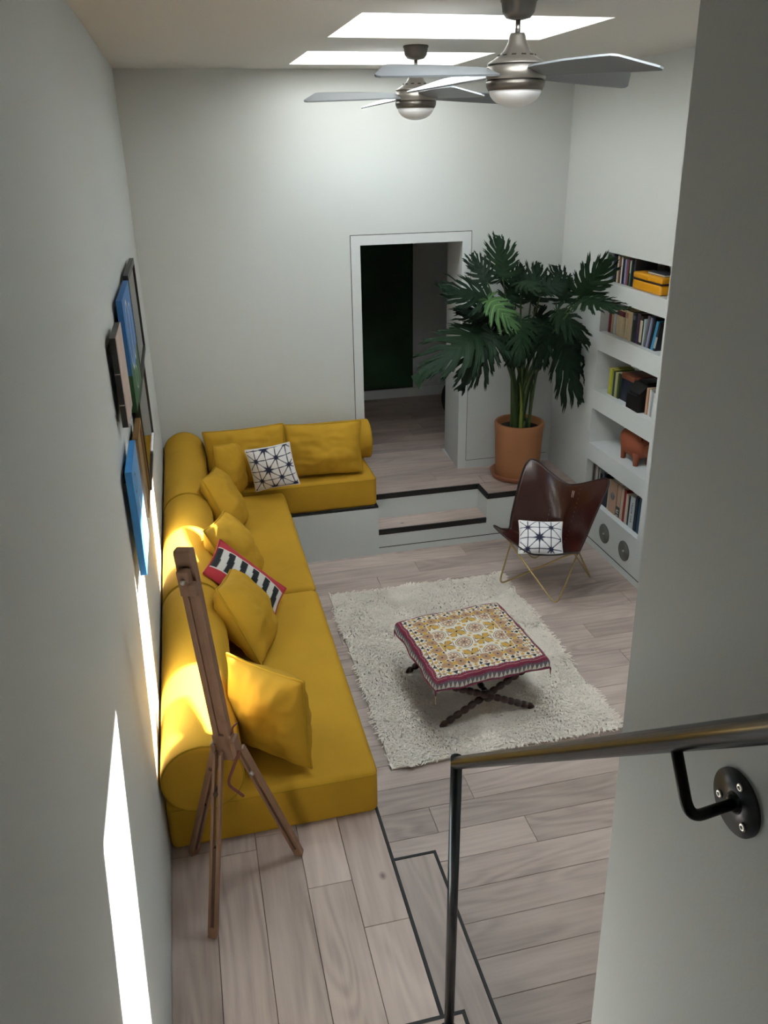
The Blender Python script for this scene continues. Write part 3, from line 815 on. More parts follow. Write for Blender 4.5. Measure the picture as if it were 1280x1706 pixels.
rim = [Vector(P_[i, 0]) for i in range(n1)]+[Vector(P_[-1, j]) for j in range(1, n2)]+[Vector(P_[i, -1]) for i in range(n1-2, -1, -1)]+[Vector(P_[0, j]) for j in range(n2-2, 0, -1)]
MB().tube(rim, .0055, 6, closed=True).build('edge_binding', LED, ch)
# stitched seams down the back
m = MB()
for i0 in (14, 26):
    for j in range(22, n2-2): 
        if j % 2: m.tube([Vector(P_[i0, j])+zz_*.001+f_*.004, Vector(P_[i0, j])*.35+Vector(P_[i0, j+1])*.65+zz_*.001+f_*.004], .0016, 5)
m.build('stitching', mat('stitch_thread', '7a5a48', .7), ch)['kind'] = 'stuff'
m = MB()
for d_ in (-.006, .006):
    p = Vector(P_[23, n2-4])+f_*.006+s_*d_; q = Vector(P_[23, n2-7])+f_*.006+s_*d_; m.tube([p, q], .0018, 6)
m.build('buckle_stitch', mat('pale_thread', 'd8cfc2', .6), ch)
loc_children(ch)
# cushion on the chair
cushion('cushion', 'small white cushion with navy starbursts lying in the leather butterfly chair', (2.605, 4.885, .405), (.93, -.36, .01), (.30, .66, .60), .31, .26, .11, STARM, WPIPE, 90, star_fn(.084, .01, .02, 0), 12, 'white starburst cushions', wr=.006)

# ------------------------------------------------------------------ plant
TERRA = mat('terracotta', 'a8714a', .8, bump=.08, bscale=50, var=.06, vscale=4)
TERRA2 = mat('terracotta_saucer', 'ab6f54', .75, var=.06, vscale=5)
SOIL = mat('soil', '14100d', .95, bump=.6, bscale=80)
LEAF = mat('leaf_green', '1d3a20', .60, var=.18, vscale=5, attr='vein', spec=.2)
STEM = mat('leaf_stem', '33491f', .5, var=.15, vscale=8)
PX, PY = 2.885, 6.035
pot = empty('potted_plant', (PX, PY, Q+.03), 'tall split-leaf philodendron in a terracotta pot beside the doorway', 'plant')
h0 = Q+.022
MB().lathe([(0, h0), (.178, h0), (.182, h0+.01), (.197, h0+.37), (.203, h0+.42), (.205, h0+.455), (.200, h0+.463), (.184, h0+.463), (.178, h0+.455), (.176, h0+.40), (0, h0+.40)], (PX, PY, 0), 56).build('pot', TERRA, pot)
MB().lathe([(0, h0+.402), (.10, h0+.412), (.178, h0+.405), (.176, h0+.395), (0, h0+.39)], (PX, PY, 0), 30).build('soil', SOIL, pot)
sau = MB().lathe([(0, Q+.001), (.175, Q+.001), (.205, Q+.008), (.226, Q+.045), (.228, Q+.052), (.222, Q+.054), (.216, Q+.048), (.198, Q+.018), (0, Q+.016)], (PX, PY, 0), 56).build('saucer', TERRA2)
tag(sau, 'round terracotta saucer under the big plant pot', 'saucer')

Rm = Matrix((r2, u2, fw)).transposed()
def pix(px, py, Y):
    """point of the place seen at photo pixel (measuring aid: gives real coordinates on the plane y=Y)"""
    d = r2*(px-640)/F_PX - u2*(py-853)/F_PX + fw; t = Y/d.y
    return Vector((.29748, 0, 3.0))+d*t
def leaf_mesh(base, tip, normal, seed, width=1.0, lobes=15, droop=.18, cut=.58):
    """pinnately lobed leaf: lobes leave the midrib at a changing angle"""
    base, tip = Vector(base), Vector(tip); L = (tip-base).length; ax = (tip-base).normalized()
    nrm_ = Vector(normal); nrm_ = (nrm_-ax*nrm_.dot(ax)).normalized(); sd = ax.cross(nrm_)
    rnd = random.Random(seed); NA = 420; rings = [0, .16, .30, .44, .58, .72, .86, 1.0]
    vs = []; cols = []; ph = [rnd.uniform(0, 6.28) for _ in range(6)]
    ll = [rnd.uniform(.80, 1.12) for _ in range(60)]; tw = [rnd.uniform(-.05, .05) for _ in range(60)]; lz = [rnd.uniform(-.05, .05) for _ in range(60)]
    for k in range(NA):
        a = -PI+2*PI*k/(NA-1); aa = abs(a); q = aa/PI
        m0 = .66*max(0, 1-q*1.45)
        dl = math.radians(20+62*min(1, q*1.6)+80*max(0, q-.625)/.375) if q > .04 else math.radians(20*q/.04)
        rl = .34+.26*math.sin(PI*min(1, q*1.25)**.8)*width+(.0 if q < .8 else -.18*(q-.8)/.2)
        pl_ = a*lobes/(2*PI); li = int(round(pl_)); u_ = abs(pl_-li)*2; sg = (pl_-li)
        core = .30 if q > .1 else .45
        sh = max(0, 1-(u_/.80)**2.4)**.6 if u_ < .80 else 0
        wav = 1+(.10*math.sin(sg*38+ph[0])+.05*math.sin(sg*71+ph[1]))*(1 if sh > .25 else 0)
        r_l = L*rl*(core+(1-core)*sh*ll[li+24])*wav
        dl += tw[li+24]; vein = math.exp(-(u_/.10)**2)
        s1 = 1 if a >= 0 else -1
        for rr in rings:
            r_ = r_l*rr; bendf = dl-.28*rr*sh
            x = m0*L+r_*math.cos(bendf); y = s1*r_*math.sin(bendf)
            dist = math.hypot(x, y)/L
            z = L*(-droop*dist**2+.06*abs(y)/L*(1-rr)+lz[li+24]*rr*sh+.05*sg*rr*sh*math.sin(ph[2]+li)-.03*(1-u_)*rr*(1-rr)+.015*math.sin(x/L*22+ph[3])*rr)
            vs.append(base+ax*x+sd*y+nrm_*z); cols.append(vein*(1-rr*.75))
    R_ = len(rings); fs = []
    for k in range(NA-1):
        for j in range(R_-1):
            fs.append((k*R_+j, (k+1)*R_+j, (k+1)*R_+j+1, k*R_+j+1))
    return vs, fs, cols
def add_leaf(base, tip, normal, seed, width=1.0, lobes=15, droop=.18, col='24452a', light='4f7448', r=.009, root=None, cut=.58, stem=True):
    vs, fs, vc = leaf_mesh(base, tip, normal, seed, width, lobes, droop, cut)
    me = bpy.data.meshes.new('leaf'); me.from_pydata([tuple(v) for v in vs], [], fs)
    for w in me.vertices:
        if w.co.x > 3.285: w.co.x = 3.285-.01*math.sin(w.co.z*60)**2
        if w.co.y > 6.31: w.co.y = 6.31
    a = me.color_attributes.new('vein', 'FLOAT_COLOR', 'POINT'); c0, c1 = hexa(col), hexa(light)
    arr = np.array(vc)[:, None]*.6; a.data.foreach_set('color', (c0*(1-arr)+c1*arr).reshape(-1).astype(np.float32))
    me.polygons.foreach_set('use_smooth', [True]*len(fs)); me.materials.append(LEAF)
    o = bpy.data.objects.new('leaf', me); COL.objects.link(o); o.parent = pot
    if stem:
        b = Vector(base); rn = random.Random(seed); s0 = root or (PX+rn.uniform(-.07, .07), PY+rn.uniform(-.05, .05), h0+.40)
        s0 = Vector(s0); mid1 = s0+(b-s0)*.35+Vector((0, 0, .10)); mid1.x = s0.x+(b.x-s0.x)*.22; mid1.y = s0.y+(b.y-s0.y)*.22
        mid2 = s0+(b-s0)*.72; mid2.z += .05; mid2.x = s0.x+(b.x-s0.x)*.6; mid2.y = s0.y+(b.y-s0.y)*.6
        p = smooth_path([s0, mid1, mid2, b], 7)
        MB().tube(p, [r*1.5-(r*.9)*i/(len(p)-1) for i in range(len(p))], 8).build('stem', STEM, o)
    return o
# (attach px, attach Y, tip px, tip Y, normal, seed, width)
LV = [
 ((838, 462), 6.02, (834, 386), 6.20, (0, -1, .35), 1, .95, .10),
 ((815, 500), 5.78, (868, 548), 5.60, (.1, -.75, .75), 2, .85, .10),
 ((822, 505), 5.84, (742, 472), 5.70, (-.1, -.6, .8), 3, .80, .12),
 ((818, 552), 5.76, (700, 602), 5.52, (-.2, -.6, .8), 4, .50, .28),
 ((822, 560), 5.70, (768, 642), 5.52, (-.3, -.8, .5), 5, .66, .20),
 ((925, 552), 5.72, (985, 668), 5.58, (.35, -.85, .35), 6, .85, .18),
 ((966, 492), 5.55, (1019, 432), 5.30, (-.1, -.9, .4), 7, .75, .10),
 ((940, 500), 5.90, (928, 438), 6.10, (.1, -.8, .5), 8, .85, .10),
 ((885, 500), 5.90, (900, 432), 6.12, (0, -.85, .5), 9, .95, .10),
 ((868, 535), 5.68, (872, 606), 5.50, (.0, -.8, .6), 10, .85, .22),
 ((905, 540), 5.70, (903, 612), 5.55, (.1, -.85, .5), 11, .9, .18),
 ((812, 470), 6.00, (785, 420), 6.12, (-.2, -.85, .45), 12, .85, .08),
 ((968, 500), 5.45, (1046, 512), 5.05, (0, -.5, .85), 13, .50, .06),
 ((855, 520), 5.92, (790, 530), 5.95, (0, -.75, .65), 14, .8, .15),
 ((895, 530), 5.98, (968, 560), 5.88, (.2, -.8, .55), 15, .8, .2),
 ((868, 470), 5.95, (900, 480), 5.72, (.0, -.7, .7), 16, 1.0, .12),
 ((950, 560), 5.80, (975, 640), 5.72, (.5, -.8, .3), 17, .7, .2),
 ((905, 480), 5.80, (955, 462), 5.74, (.1, -.8, .6), 18, .9, .12),
 ((850, 500), 6.02, (872, 440), 6.14, (.0, -.85, .5), 19, .9, .1),
 ((840, 530), 5.88, (762, 512), 5.80, (-.1, -.6, .8), 20, .75, .18),
 ((880, 560), 5.84, (850, 612), 5.80, (-.1, -.85, .45), 21, .8, .18),
 ((930, 520), 5.64, (992, 570), 5.50, (.3, -.7, .6), 22, .75, .2),
]
for (b, bY, t, tY, nr, sd, wd_, dr) in LV:
    light = sd == 2
    add_leaf(pix(*b, bY), pix(*t, tY), nr, sd, wd_, [17, 19, 16, 18][sd % 4], dr, '3f5f38' if light else ['0f2415', '152b17', '0d1f10'][sd % 3], '93a868' if light else '233f21')
sp_ = smooth_path([(PX-.01, PY-.05, h0+.39), (PX-.02, PY-.07, h0+.60), (PX-.055, PY-.09, h0+.82)], 8)
tag(MB().tube(sp_, [.020-.0011*i for i in range(len(sp_))], 10).build('leaf_spear', mat('spear_green', '7c8a3c', .5), pot), 'pale yellow-green unopened leaf')
for k in range(5):
    a = k*1.25; q0 = Vector((PX+.05*math.cos(a), PY+.05*math.sin(a), h0+.38))
    MB().tube([q0, q0+Vector((.02*math.cos(a), .02*math.sin(a), .10))], [.028, .012], 9).build('stem_base', STEM, pot)
loc_children(pot)

# ------------------------------------------------------------------ pictures on the left wall
PBLK = mat('black_frame', '1c1c1e', .45)
def shadowless(): pass
def picture(y0, y1, z0, z1, label, kind):
    x0, x1 = .018, .042
    r = empty('picture', (0, (y0+y1)/2, z0), label, 'picture')
    MB().box(0, x0, (y0+y1)/2-.08, (y0+y1)/2+.08, z1-.08, z1-.05).build('hanger', PBLK, r)
    if kind in ('frame', 'brown'):
        fm = PBLK if kind == 'frame' else mat('gilt_brown_frame', '7d5f3a', .4)
        t = .028 if kind == 'frame' else .016
        m = MB(); m.box(x0, x1, y0, y1, z0, z0+t); m.box(x0, x1, y0, y1, z1-t, z1); m.box(x0, x1, y0, y0+t, z0+t, z1-t); m.box(x0, x1, y1-t, y1, z0+t, z1-t)
        m.build('frame', fm, r)
        MB().box(x0+.002, x1-.010, y0+t, y1-t, z0+t, z1-t).build('mat_board', mat('mat_board', 'd9d6cf', .8) if kind == 'frame' else mat('brown_canvas', '8a744e', .7, var=.2, vscale=10), r)
        if kind == 'frame':
            MB().box(x1-.0105, x1-.0095, y0+.14, y1-.14, z0+.10, z1-.10).build('print', mat('grey_print', '8d8c88', .7, var=.3, vscale=12), r)
            MB().box(x1-.008, x1-.006, y0+t-.001, y1-t+.001, z0+t-.001, z1-t+.001).build('glass', glass_mat('picture_glass'), r)
    elif kind == 'pale':
        MB().box(x0, x1-.003, y0, y1, z0, z1).build('panel_edge', PBLK, r)
        MB().box(x1-.003, x1, y0, y1, z0, z1).build('painted_face', mat('pale_pink_painting', 'c3aea6', .6, var=.12, vscale=14), r)
        for zq in (.25, .6): MB().box(x0+.001, x1-.004, y0-.0008, y0+.0002, z0+(z1-z0)*zq, z0+(z1-z0)*zq+.004).build('edge_joint', mat('pale_joint', 'b7ab9c', .7), r)
    else:
        n = 90
        yy_, zz2 = np.meshgrid(np.linspace(y0, y1, n), np.linspace(z0, z1, n), indexing='ij')
        U = (yy_-y0)/(y1-y0); Vv = (zz2-z0)/(z1-z0)
        blue = '2d74b8' if kind == 'blue_green' else '3f95d8'
        c_ = np.tile(hexa(blue), U.shape+(1,))
        if kind == 'blue_green':
            g_ = Vv < .34+.06*np.sin(U*9); c_[g_] = hexa('1f5a33')
            for (uu, vv, rx, ry) in ((.35, .62, .16, .30), (.68, .58, .14, .26), (.5, .18, .12, .1)):
                d_ = np.abs(np.hypot((U-uu)/rx, (Vv-vv)/ry)-1); c_[d_ < .09] = hexa('8f8d8a'); c_[d_ < .045] = hexa('d3d6d8')
        else:
            t_ = np.clip(U, 0, 1)[..., None]*.55; c_ = c_*(1-t_)+hexa('8fa9b8')*t_
            d_ = np.abs(np.hypot((U-.3)/.12, (Vv-.8)/.08)-1); c_[d_ < .12] = hexa('26415c')
            c_[(np.abs(U-.55-.08*np.sin(Vv*8)) < .03) & (Vv < .6)] = hexa('d5dde0')
        mm = mat('canvas_paint', 'ffffff', .55, attr='pattern')
        grid_mesh('painted_face', np.stack([np.full_like(U, x1+.0003), yy_, zz2], -1), mm, c_, parent=r)
        zs = z0+(z1-z0)*.34
        if kind == 'blue_green':
            e_ = MB().box(x0, x1, y0, y1, zs, z1).build('canvas', mat('blue_edge', '2563a0', .6), r)
            MB().box(x0, x1, y0, y1, z0, zs).build('canvas_lower', mat('green_edge', '17472a', .6), r)
        else: MB().box(x0, x1, y0, y1, z0, z1).build('canvas', mat('bright_blue_edge', '3a8fd4', .6), r)
    loc_children(r)
picture(4.25, 4.98, 1.93, 2.445, 'large black-framed picture with a pale mount, top row farthest from the camera', 'frame')
picture(3.60, 4.20, 1.95, 2.43, 'unframed blue painting with a green lower edge, middle of the top row', 'blue_green')
picture(3.07, 3.38, 2.05, 2.385, 'narrow pale pink painting with black edges, nearest in the top row', 'pale')
picture(3.80, 4.65, 1.50, 1.94, 'black-framed picture with a white mount, lower row nearest the back corner', 'frame')
picture(3.40, 3.72, 1.53, 1.89, 'small picture with a golden brown frame in the middle of the lower row', 'brown')
picture(2.88, 3.25, 1.52, 1.94, 'bright blue painting hanging lowest and nearest, above the wall sun patch', 'blue')

# ------------------------------------------------------------------ ceiling fans
FM = mat('fan_metal', '8f8983', .38, .7); FMD = mat('fan_metal_dark', '655f59', .4, .7); GLB = mat('opal_glass', 'e6e6e8', .35)
BLD = mat('fan_blade', '84888d', .40, .2)
def fan(x, y, drop, base_ang, label):
    r = empty('ceiling_fan', (x, y, Zc), label, 'ceiling fan', 'ceiling fans under the skylights')
    z = Zc
    MB().lathe([(0, z), (.068, z), (.070, z-.008), (.066, z-.012), (.060, z-.045), (.046, z-.062), (.02, z-.068), (0, z-.068)], (x, y, 0), 40).build('canopy', FMD, r)
    MB().tube([(x, y, z-.06), (x, y, z-.13)], .0095, 14).build('rod', mat('fan_rod', 'a9a6a2', .25, 1), r)
    zt = z-.115
    hs = MB().lathe([(0, zt+.004), (.026, zt+.003), (.030, zt-.005), (.036, zt-.030), (.052, zt-.058), (.085, zt-.082), (.110, zt-.096), (.113, zt-.102), (0, zt-.102)], (x, y, 0), 48).build('housing_cone', FM, r)
    m = MB()
    for k in range(12):
        a = 2*PI*k/12
        m.tube([(x+.071*math.cos(a+d), y+.071*math.sin(a+d), zt-.071) for d in (-.12, 0, .12)], .0028, 6)
    m.build('vent_slots', DARK, hs)
    MB().lathe([(0, zt-.103), (.108, zt-.103), (.108, zt-.107), (.113, zt-.109), (.114, zt-.152), (.110, zt-.154), (0, zt-.154)], (x, y, 0), 48).build('motor_band', FM, r)
    MB().lathe([(0, zt-.153), (.108, zt-.153), (.108, zt-.157), (.114, zt-.159), (.112, zt-.175), (.104, zt-.190), (0, zt-.190)], (x, y, 0), 48).build('lower_ring', FMD, r)
    g = [(.100*math.cos(t), zt-.189-.060*math.sin(t)) for t in [i*PI/2/10 for i in range(11)]]
    MB().lathe([(0, zt-.186), (.100, zt-.187)]+g[:-1]+[(0, zt-.249)], (x, y, 0), 48).build('glass_globe', GLB, r)
    zb = zt-.128
    for k in range(4):
        a = base_ang+k*PI/2; d = Vector((math.cos(a), math.sin(a), 0)); s2 = Vector((-d.y, d.x, 0)); pt = math.radians(19)
        w1 = s2*math.cos(pt)+Vector((0, 0, -math.sin(pt))); up_ = w1.cross(d)*-1
        # outline: narrow root widening to a slanted tip
        out = [(.075, -.030), (.15, -.046), (.32, -.062), (.50, -.070), (.545, -.070), (.57, -.062), (.665, .040), (.668, .055), (.655, .064), (.50, .066), (.32, .060), (.15, .046), (.075, .030)]
        n_ = len(out); vs = []
        c0 = Vector((x, y, zb))
        for sgn in (1, -1):
            for (p, q) in out: vs.append(c0+d*p+w1*q+up_*(.0035*sgn)-Vector((0, 0, .012*(p/.6)**2)))
        fs = [tuple(range(n_)), tuple(range(2*n_-1, n_-1, -1))]+[(i, n_+i, n_+(i+1) % n_, (i+1) % n_) for i in range(n_)]
        MB().add(vs, fs).build('blade', BLD, r)
    loc_children(r)
fan(1.630, 3.33, .37, math.radians(19), 'large ceiling fan nearest the camera with pale blades and a glass globe')
fan(1.663, 4.873, .37, math.radians(10), 'farther ceiling fan partly hidden behind the near fan')

# ------------------------------------------------------------------ handrail
IRON = mat('raw_steel', '3e4245', .27, .95, var=.15, vscale=12, bump=.03, bscale=30)
IROND = mat('black_steel', '1a1a1b', .4, .7)
hr = empty('handrail', (.812, 1.468, Q+Q2), 'raw steel tube handrail with a post, fixed to the stair wall in the foreground', 'handrail')
top = Vector((.81, 1.456, 1.649)); far = Vector((.81, .540, 2.470)); dr_ = (far-top).normalized()
MB().tube([top-dr_*.004, top+dr_*1.6, top+dr_*1.7, top+dr_*2.0+Vector((0, -.1, -.12))], .0152, 24).build('rail', IRON, hr)
MB().tube([top+Vector((0, .004, .013)), Vector((.812, 1.468, Q+Q2+.002))], .0143, 22).build('post', IRON, hr)
MB().lathe([(0, 0), (.034, 0), (.034, .006), (0, .006)], (.812, 1.468, Q+Q2+.002), 28).build('post_foot', IROND, hr)
bc = Vector((XW, .651, 2.253))
r0 = Vector((.81, .672, 2.338)); bend = Vector((.81, .628, 2.2685))
MB().tube([r0]+round_corner(r0, bend, bc, .024, 7)+[bc], .0072, 14).build('bracket_arm', IROND, hr)
pl_ = MB().lathe([(0, -.005), (.0425, -.005), (.0425, 0), (0, 0)], bc, 48, 'x').build('wall_plate', mat('plate_steel', '55585c', .35, .9, var=.2, vscale=20), hr)
for a in (100, 220, 340):
    a = math.radians(a); c_ = bc+Vector((-.005, .029*math.cos(a), .029*math.sin(a)))
    MB().lathe([(0, -.0009), (.0016, -.0009), (.0019, -.0008), (.0023, -.0028), (.0050, -.0024), (.0058, 0), (0, 0)], c_, 20, 'x').build('screw', mat('bright_screw', 'd8d4cc', .25, 1), pl_)
MB().lathe([(.0085, -.012), (.014, -.006), (.015, -.004), (.008, -.003)], bc, 20, 'x').build('weld', IRON, pl_)
loc_children(hr)

# ------------------------------------------------------------------ niche contents
XF = XR+.045
def book(y0, y1, z, h, col, label, dx=.0, depth=.17, lean=0.0, band=None, bandz=(.7, .95), shelf='', txt=None):
    """y0<y1 world, spine faces -x; lean = tilt along y (top shifts by lean)"""
    r = empty('book', (XF+dx+depth/2, (y0+y1)/2, z), label, 'book', shelf)
    t = y1-y0; g = .0024; dx += .007*((y0*977) % 1)
    m_c = mat('book_'+col, col, .55, objrand=.13); m = MB()
    x0, x1 = XF+dx, XF+dx+depth
    m.box(x0, x1, y0+g, y0+.0025, z+.001, z+h); m.box(x0, x1, y1-.0025, y1-g, z+.001, z+h); m.box(x0, x0+.003, y0+.0025, y1-.0025, z+.001, z+h)
    pg = MB().box(x0+.003, x1-.004, y0+.0025, y1-.0025, z+.004, z+h-.004)
    bd = MB()
    if band:
        bd.box(x0-.0006, x0, y0+.001, y1-.001, z+h*bandz[0], z+h*bandz[1])
    for q in (m, pg, bd): q.v = [(a, b+lean*(c-z)/h, c) for a, b, c in q.v]
    m.build('cover', m_c, r); pg.build('pages', mat('page_edges', 'd9d0ba', .8), r)
    if band: bd.build('spine_label', mat('label_'+band, band, .5), r)
    if txt:
        cu = bpy.data.curves.new('spine_text', 'FONT'); cu.body = txt; cu.size = .030; cu.extrude = .0003; cu.align_x = 'CENTER'; cu.align_y = 'CENTER'
        to = bpy.data.objects.new('tmp', cu); me = bpy.data.meshes.new_from_object(to); bpy.data.objects.remove(to)
        me.materials.append(mat('label_ink', '17171a', .6)); o = bpy.data.objects.new('spine_text', me); COL.objects.link(o); o.parent = r
        # reads downwards on the spine, facing -x
        xa = Vector((0, 0, -1)); za = Vector((-1, 0, 0)); ya = za.cross(xa)
        mm = Matrix((xa, ya, za)).transposed().to_4x4(); mm.translation = Vector((x0-.0012, (y0+y1)/2, z+h*.5)); o.matrix_basis = mm
    loc_children(r)
    return r
def row(shelf, z, items, where, hs=1.0):
    for it in items:
        y1, y0, h, col, desc = it[:5]; h = h*hs; kw = it[5] if len(it) > 5 else {}
        book(y0, y1, z, h, col, desc+' '+where, shelf=shelf, **kw)
z = niches[0][0]
row('books in the top niche', z, [
 (5.596, 5.572, .175, '8b8d99', 'pale grey book, first at the left'), (5.570, 5.540, .178, '23284a', 'navy book beside the pale grey one'),
 (5.537, 5.518, .165, '1d1d20', 'thin black book before the cream one'), (5.515, 5.490, .17, 'c9c0a4', 'thick cream book left of the brown one'),
 (5.488, 5.464, .162, '7d5648', 'brown book between two cream ones'), (5.462, 5.440, .165, 'd8cec6', 'off-white book before the navy one'),
 (5.438, 5.405, .152, '171c38', 'dark navy book after the off-white one'), (5.403, 5.378, .16, '8f8cab', 'lavender book left of the crimson one'),
 (5.376, 5.352, .16, '7d2b3d', 'crimson book right of the lavender one'), (5.349, 5.338, .15, '1c2a22', 'thin black-green book after the crimson one'),
 (5.336, 5.318, .16, '4c7a5c', 'green book with a pale strip', dict(band='b7c9b4', bandz=(.5, .97))), (5.315, 5.292, .165, '1e2a2c', 'dark teal book right of the green one'),
 (5.290, 5.262, .168, '20242c', 'dark charcoal book beside the yellow case'), (4.815, 4.770, .165, '14211a', 'dark green book right of the yellow case')], 'in the top niche', 1.10)
# yellow case
yc = empty('case', (XF+.07, 5.0, z), 'small yellow lidded case with a dark seam in the top niche', 'case')
MB().rbox(XR+.02, XR+.185, 4.870, 5.235, z+.001, z+.070, .016, 4).build('case_body', mat('yellow_case', 'dd9a1c', .35), yc)
MB().rbox(XR+.02, XR+.185, 4.870, 5.235, z+.074, z+.118, .014, 4).build('lid', mat('yellow_case', 'dd9a1c', .35), yc)
MB().rbox(XR+.0185, XR+.1865, 4.8685, 5.2365, z+.066, z+.078, .003, 2).build('seam', mat('case_seam', '2c1a0e', .5), yc)
MB().box(XR+.016, XR+.021, 5.04, 5.07, z+.080, z+.094).build('latch', mat('yellow_case', 'dd9a1c', .35), yc); loc_children(yc)
bb = empty('book', (XR+.11, 4.97, z+.119), 'slate blue book lying flat on the yellow case', 'book')
MB().box(XR+.05, XR+.175, 4.885, 5.10, z+.119, z+.1215).box(XR+.05, XR+.175, 4.885, 5.10, z+.129, z+.1315).box(XR+.172, XR+.175, 4.885, 5.10, z+.1215, z+.129).build('cover', mat('book_46505e', '46505e', .5), bb)
MB().box(XR+.052, XR+.171, 4.887, 5.098, z+.1215, z+.129).build('pages', mat('page_edges', 'd9d0ba'), bb); loc_children(bb)
pt = empty('jar', (XR+.235, 5.20, z), 'small round dark clay jar behind the yellow case', 'jar')
MB().lathe([(0, 0), (.03, .002), (.042, .04), (.045, .08), (.036, .13), (.022, .15), (.024, .16), (.018, .16), (.016, .15), (0, .15)], (XR+.235, 5.20, z+.001), 28).build('body', mat('jar_clay', '3b352f', .5), pt); loc_children(pt)
z = niches[1][0]; cream = 'c8b592'
items = [(5.566, 5.525, .205, '6e1524', 'tall dark red book, first at the left'), (5.522, 5.492, .195, 'b19c78', 'beige book right of the dark red one'),
 (5.488, 5.452, .20, 'c9cbcb', 'white book before the cream series')]
ye = 5.447
ords = ['first', 'second', 'third', 'fourth', 'fifth', 'sixth', 'seventh']
cb_ = ['5c1f2a', '5c1f2a', '5c1f2a', '4a1420', 'a0705c', 'bfa684', 'bfa684']
for k in range(7):
    w_ = .0305; items.append((ye, ye-w_, .185, cream, ords[k]+' from the left of the cream paperback series', dict(band=cb_[k], bandz=(.74, .93)))); ye -= w_+.0015
items += [(ye, ye-.035, .19, '24302f', 'dark green-grey book after the cream series', dict(band='66757a', bandz=(.75, .9))),
 (ye-.037, ye-.062, .17, '2c2a36', 'charcoal book before the purple one'), (ye-.064, ye-.108, .195, '4a3848', 'wide purple-brown book', dict(band='3a2850', bandz=(.05, .35))),
 (ye-.110, ye-.145, .185, '2a2520', 'black book with a pale dotted spine', dict(band='c9bfa5', bandz=(.1, .85))),
 (ye-.147, ye-.172, .17, 'a9bdbd', 'pale aqua book'), (ye-.174, ye-.204, .20, '6d6a70', 'grey book with a slight lean', dict(lean=-.02)),
 (ye-.206, ye-.231, .195, '8a8fa8', 'grey-blue leaning book', dict(lean=-.03)), (ye-.233, ye-.263, .205, '151a28', 'dark navy leaning book', dict(lean=-.035)),
 (ye-.265, ye-.298, .185, '3f8fb8', 'bright sky blue leaning book', dict(lean=-.04)), (ye-.300, ye-.328, .18, '23242a', 'black speckled leaning book beside the sky blue one', dict(lean=-.04, band='a8a8a8', bandz=(.1, .5)))]
items = [it for it in items if it[1] > NY0+.045]
row('books in the second niche', z, items, 'in the second niche', 1.08)
z = niches[2][0]
row('books in the third niche', z, [
 (5.475, 5.440, .20, 'b0ac35', 'thick yellow-green book, first at the left'), (5.437, 5.408, .195, '99a33a', 'olive yellow book beside the yellow-green one'),
 (5.405, 5.375, .185, '2a3a44', 'dark slate book after the olive one'), (5.372, 5.345, .19, 'b7b47e', 'pale olive book'), (5.342, 5.312, .19, '3c4a30', 'dark olive book'),
 (4.930, 4.902, .19, 'c49c80', 'tan book right of the black box'), (4.899, 4.872, .185, 'c9c2bb', 'off-white book right of the tan one'),
 (4.869, 4.845, .18, '9ba2a8', 'pale grey-blue book'), (4.842, 4.815, .175, 'd5d4d2', 'white book at the right end')], 'in the third niche')
bx = empty('box', (XR+.16, 5.24, z), 'dark navy box with an orange-brown top band in the third niche', 'box')
MB().rbox(XR+.06, XR+.25, 5.13, 5.305, z+.001, z+.165, .004, 2).build('body', mat('navy_box', '1d2233', .5, var=.3, vscale=30), bx)
MB().rbox(XR+.058, XR+.252, 5.128, 5.307, z+.166, z+.205, .004, 2).build('lid', mat('rust_lid', '74402c', .55), bx); loc_children(bx)
cm = empty('box', (XR+.12, 5.03, z), 'glossy black box with a sloping top between the books of the third niche', 'box')
mb = MB(); pf = [(XR+.01, z+.001), (XR+.22, z+.001), (XR+.22, z+.19), (XR+.07, z+.19), (XR+.01, z+.135)]
mb.add([(x, 4.955, zz3) for x, zz3 in pf]+[(x, 5.125, zz3) for x, zz3 in pf], [(0, 1, 2, 3, 4), (9, 8, 7, 6, 5)]+[(i, (i+1) % 5, 5+(i+1) % 5, 5+i) for i in range(5)])
mb.build('body', mat('black_box', '0c0c0e', .35), cm)
MB().rbox(XR+.08, XR+.20, 4.98, 5.10, z+.191, z+.204, .003, 2).build('lid', mat('black_box2', '141416', .4), cm)
MB().tube([(XR+.006, 4.985, z+.125), (XR+.002, 4.985, z+.115), (XR+.002, 5.095, z+.115), (XR+.006, 5.095, z+.125)], .004, 8).build('handle', mat('black_box2', '141416'), cm); loc_children(cm)
# terracotta pig
z = niches[3][0]
PIG = mat('pig_terracotta', '8e4a30', .7, bump=.05, bscale=60, var=.08)
pg_ = empty('pig_figure', (XR+.13, 5.06, z), 'terracotta pig figure standing alone in the fourth niche', 'figurine')
m = bmesh.new(); bmesh.ops.create_icosphere(m, subdivisions=4, radius=1)
PC = Vector((XR+.125, 5.055, z+.135)); PK = (5.055, 1.17)
for v in m.verts:
    x, y, zz3 = v.co; t = -y                      # head towards -y
    w = 1-.30*max(0, t)**1.5+(-.06 if t < -.5 else 0)
    v.co = Vector((PC.x+x*.094*w, PC.y-t*.165, PC.z+zz3*.105*w-.012*max(0, t)))
me = bpy.data.meshes.new('body'); m.to_mesh(me); m.free(); me.polygons.foreach_set('use_smooth', [True]*len(me.polygons)); me.materials.append(PIG)
o = bpy.data.objects.new('body', me); COL.objects.link(o); o.parent = pg_
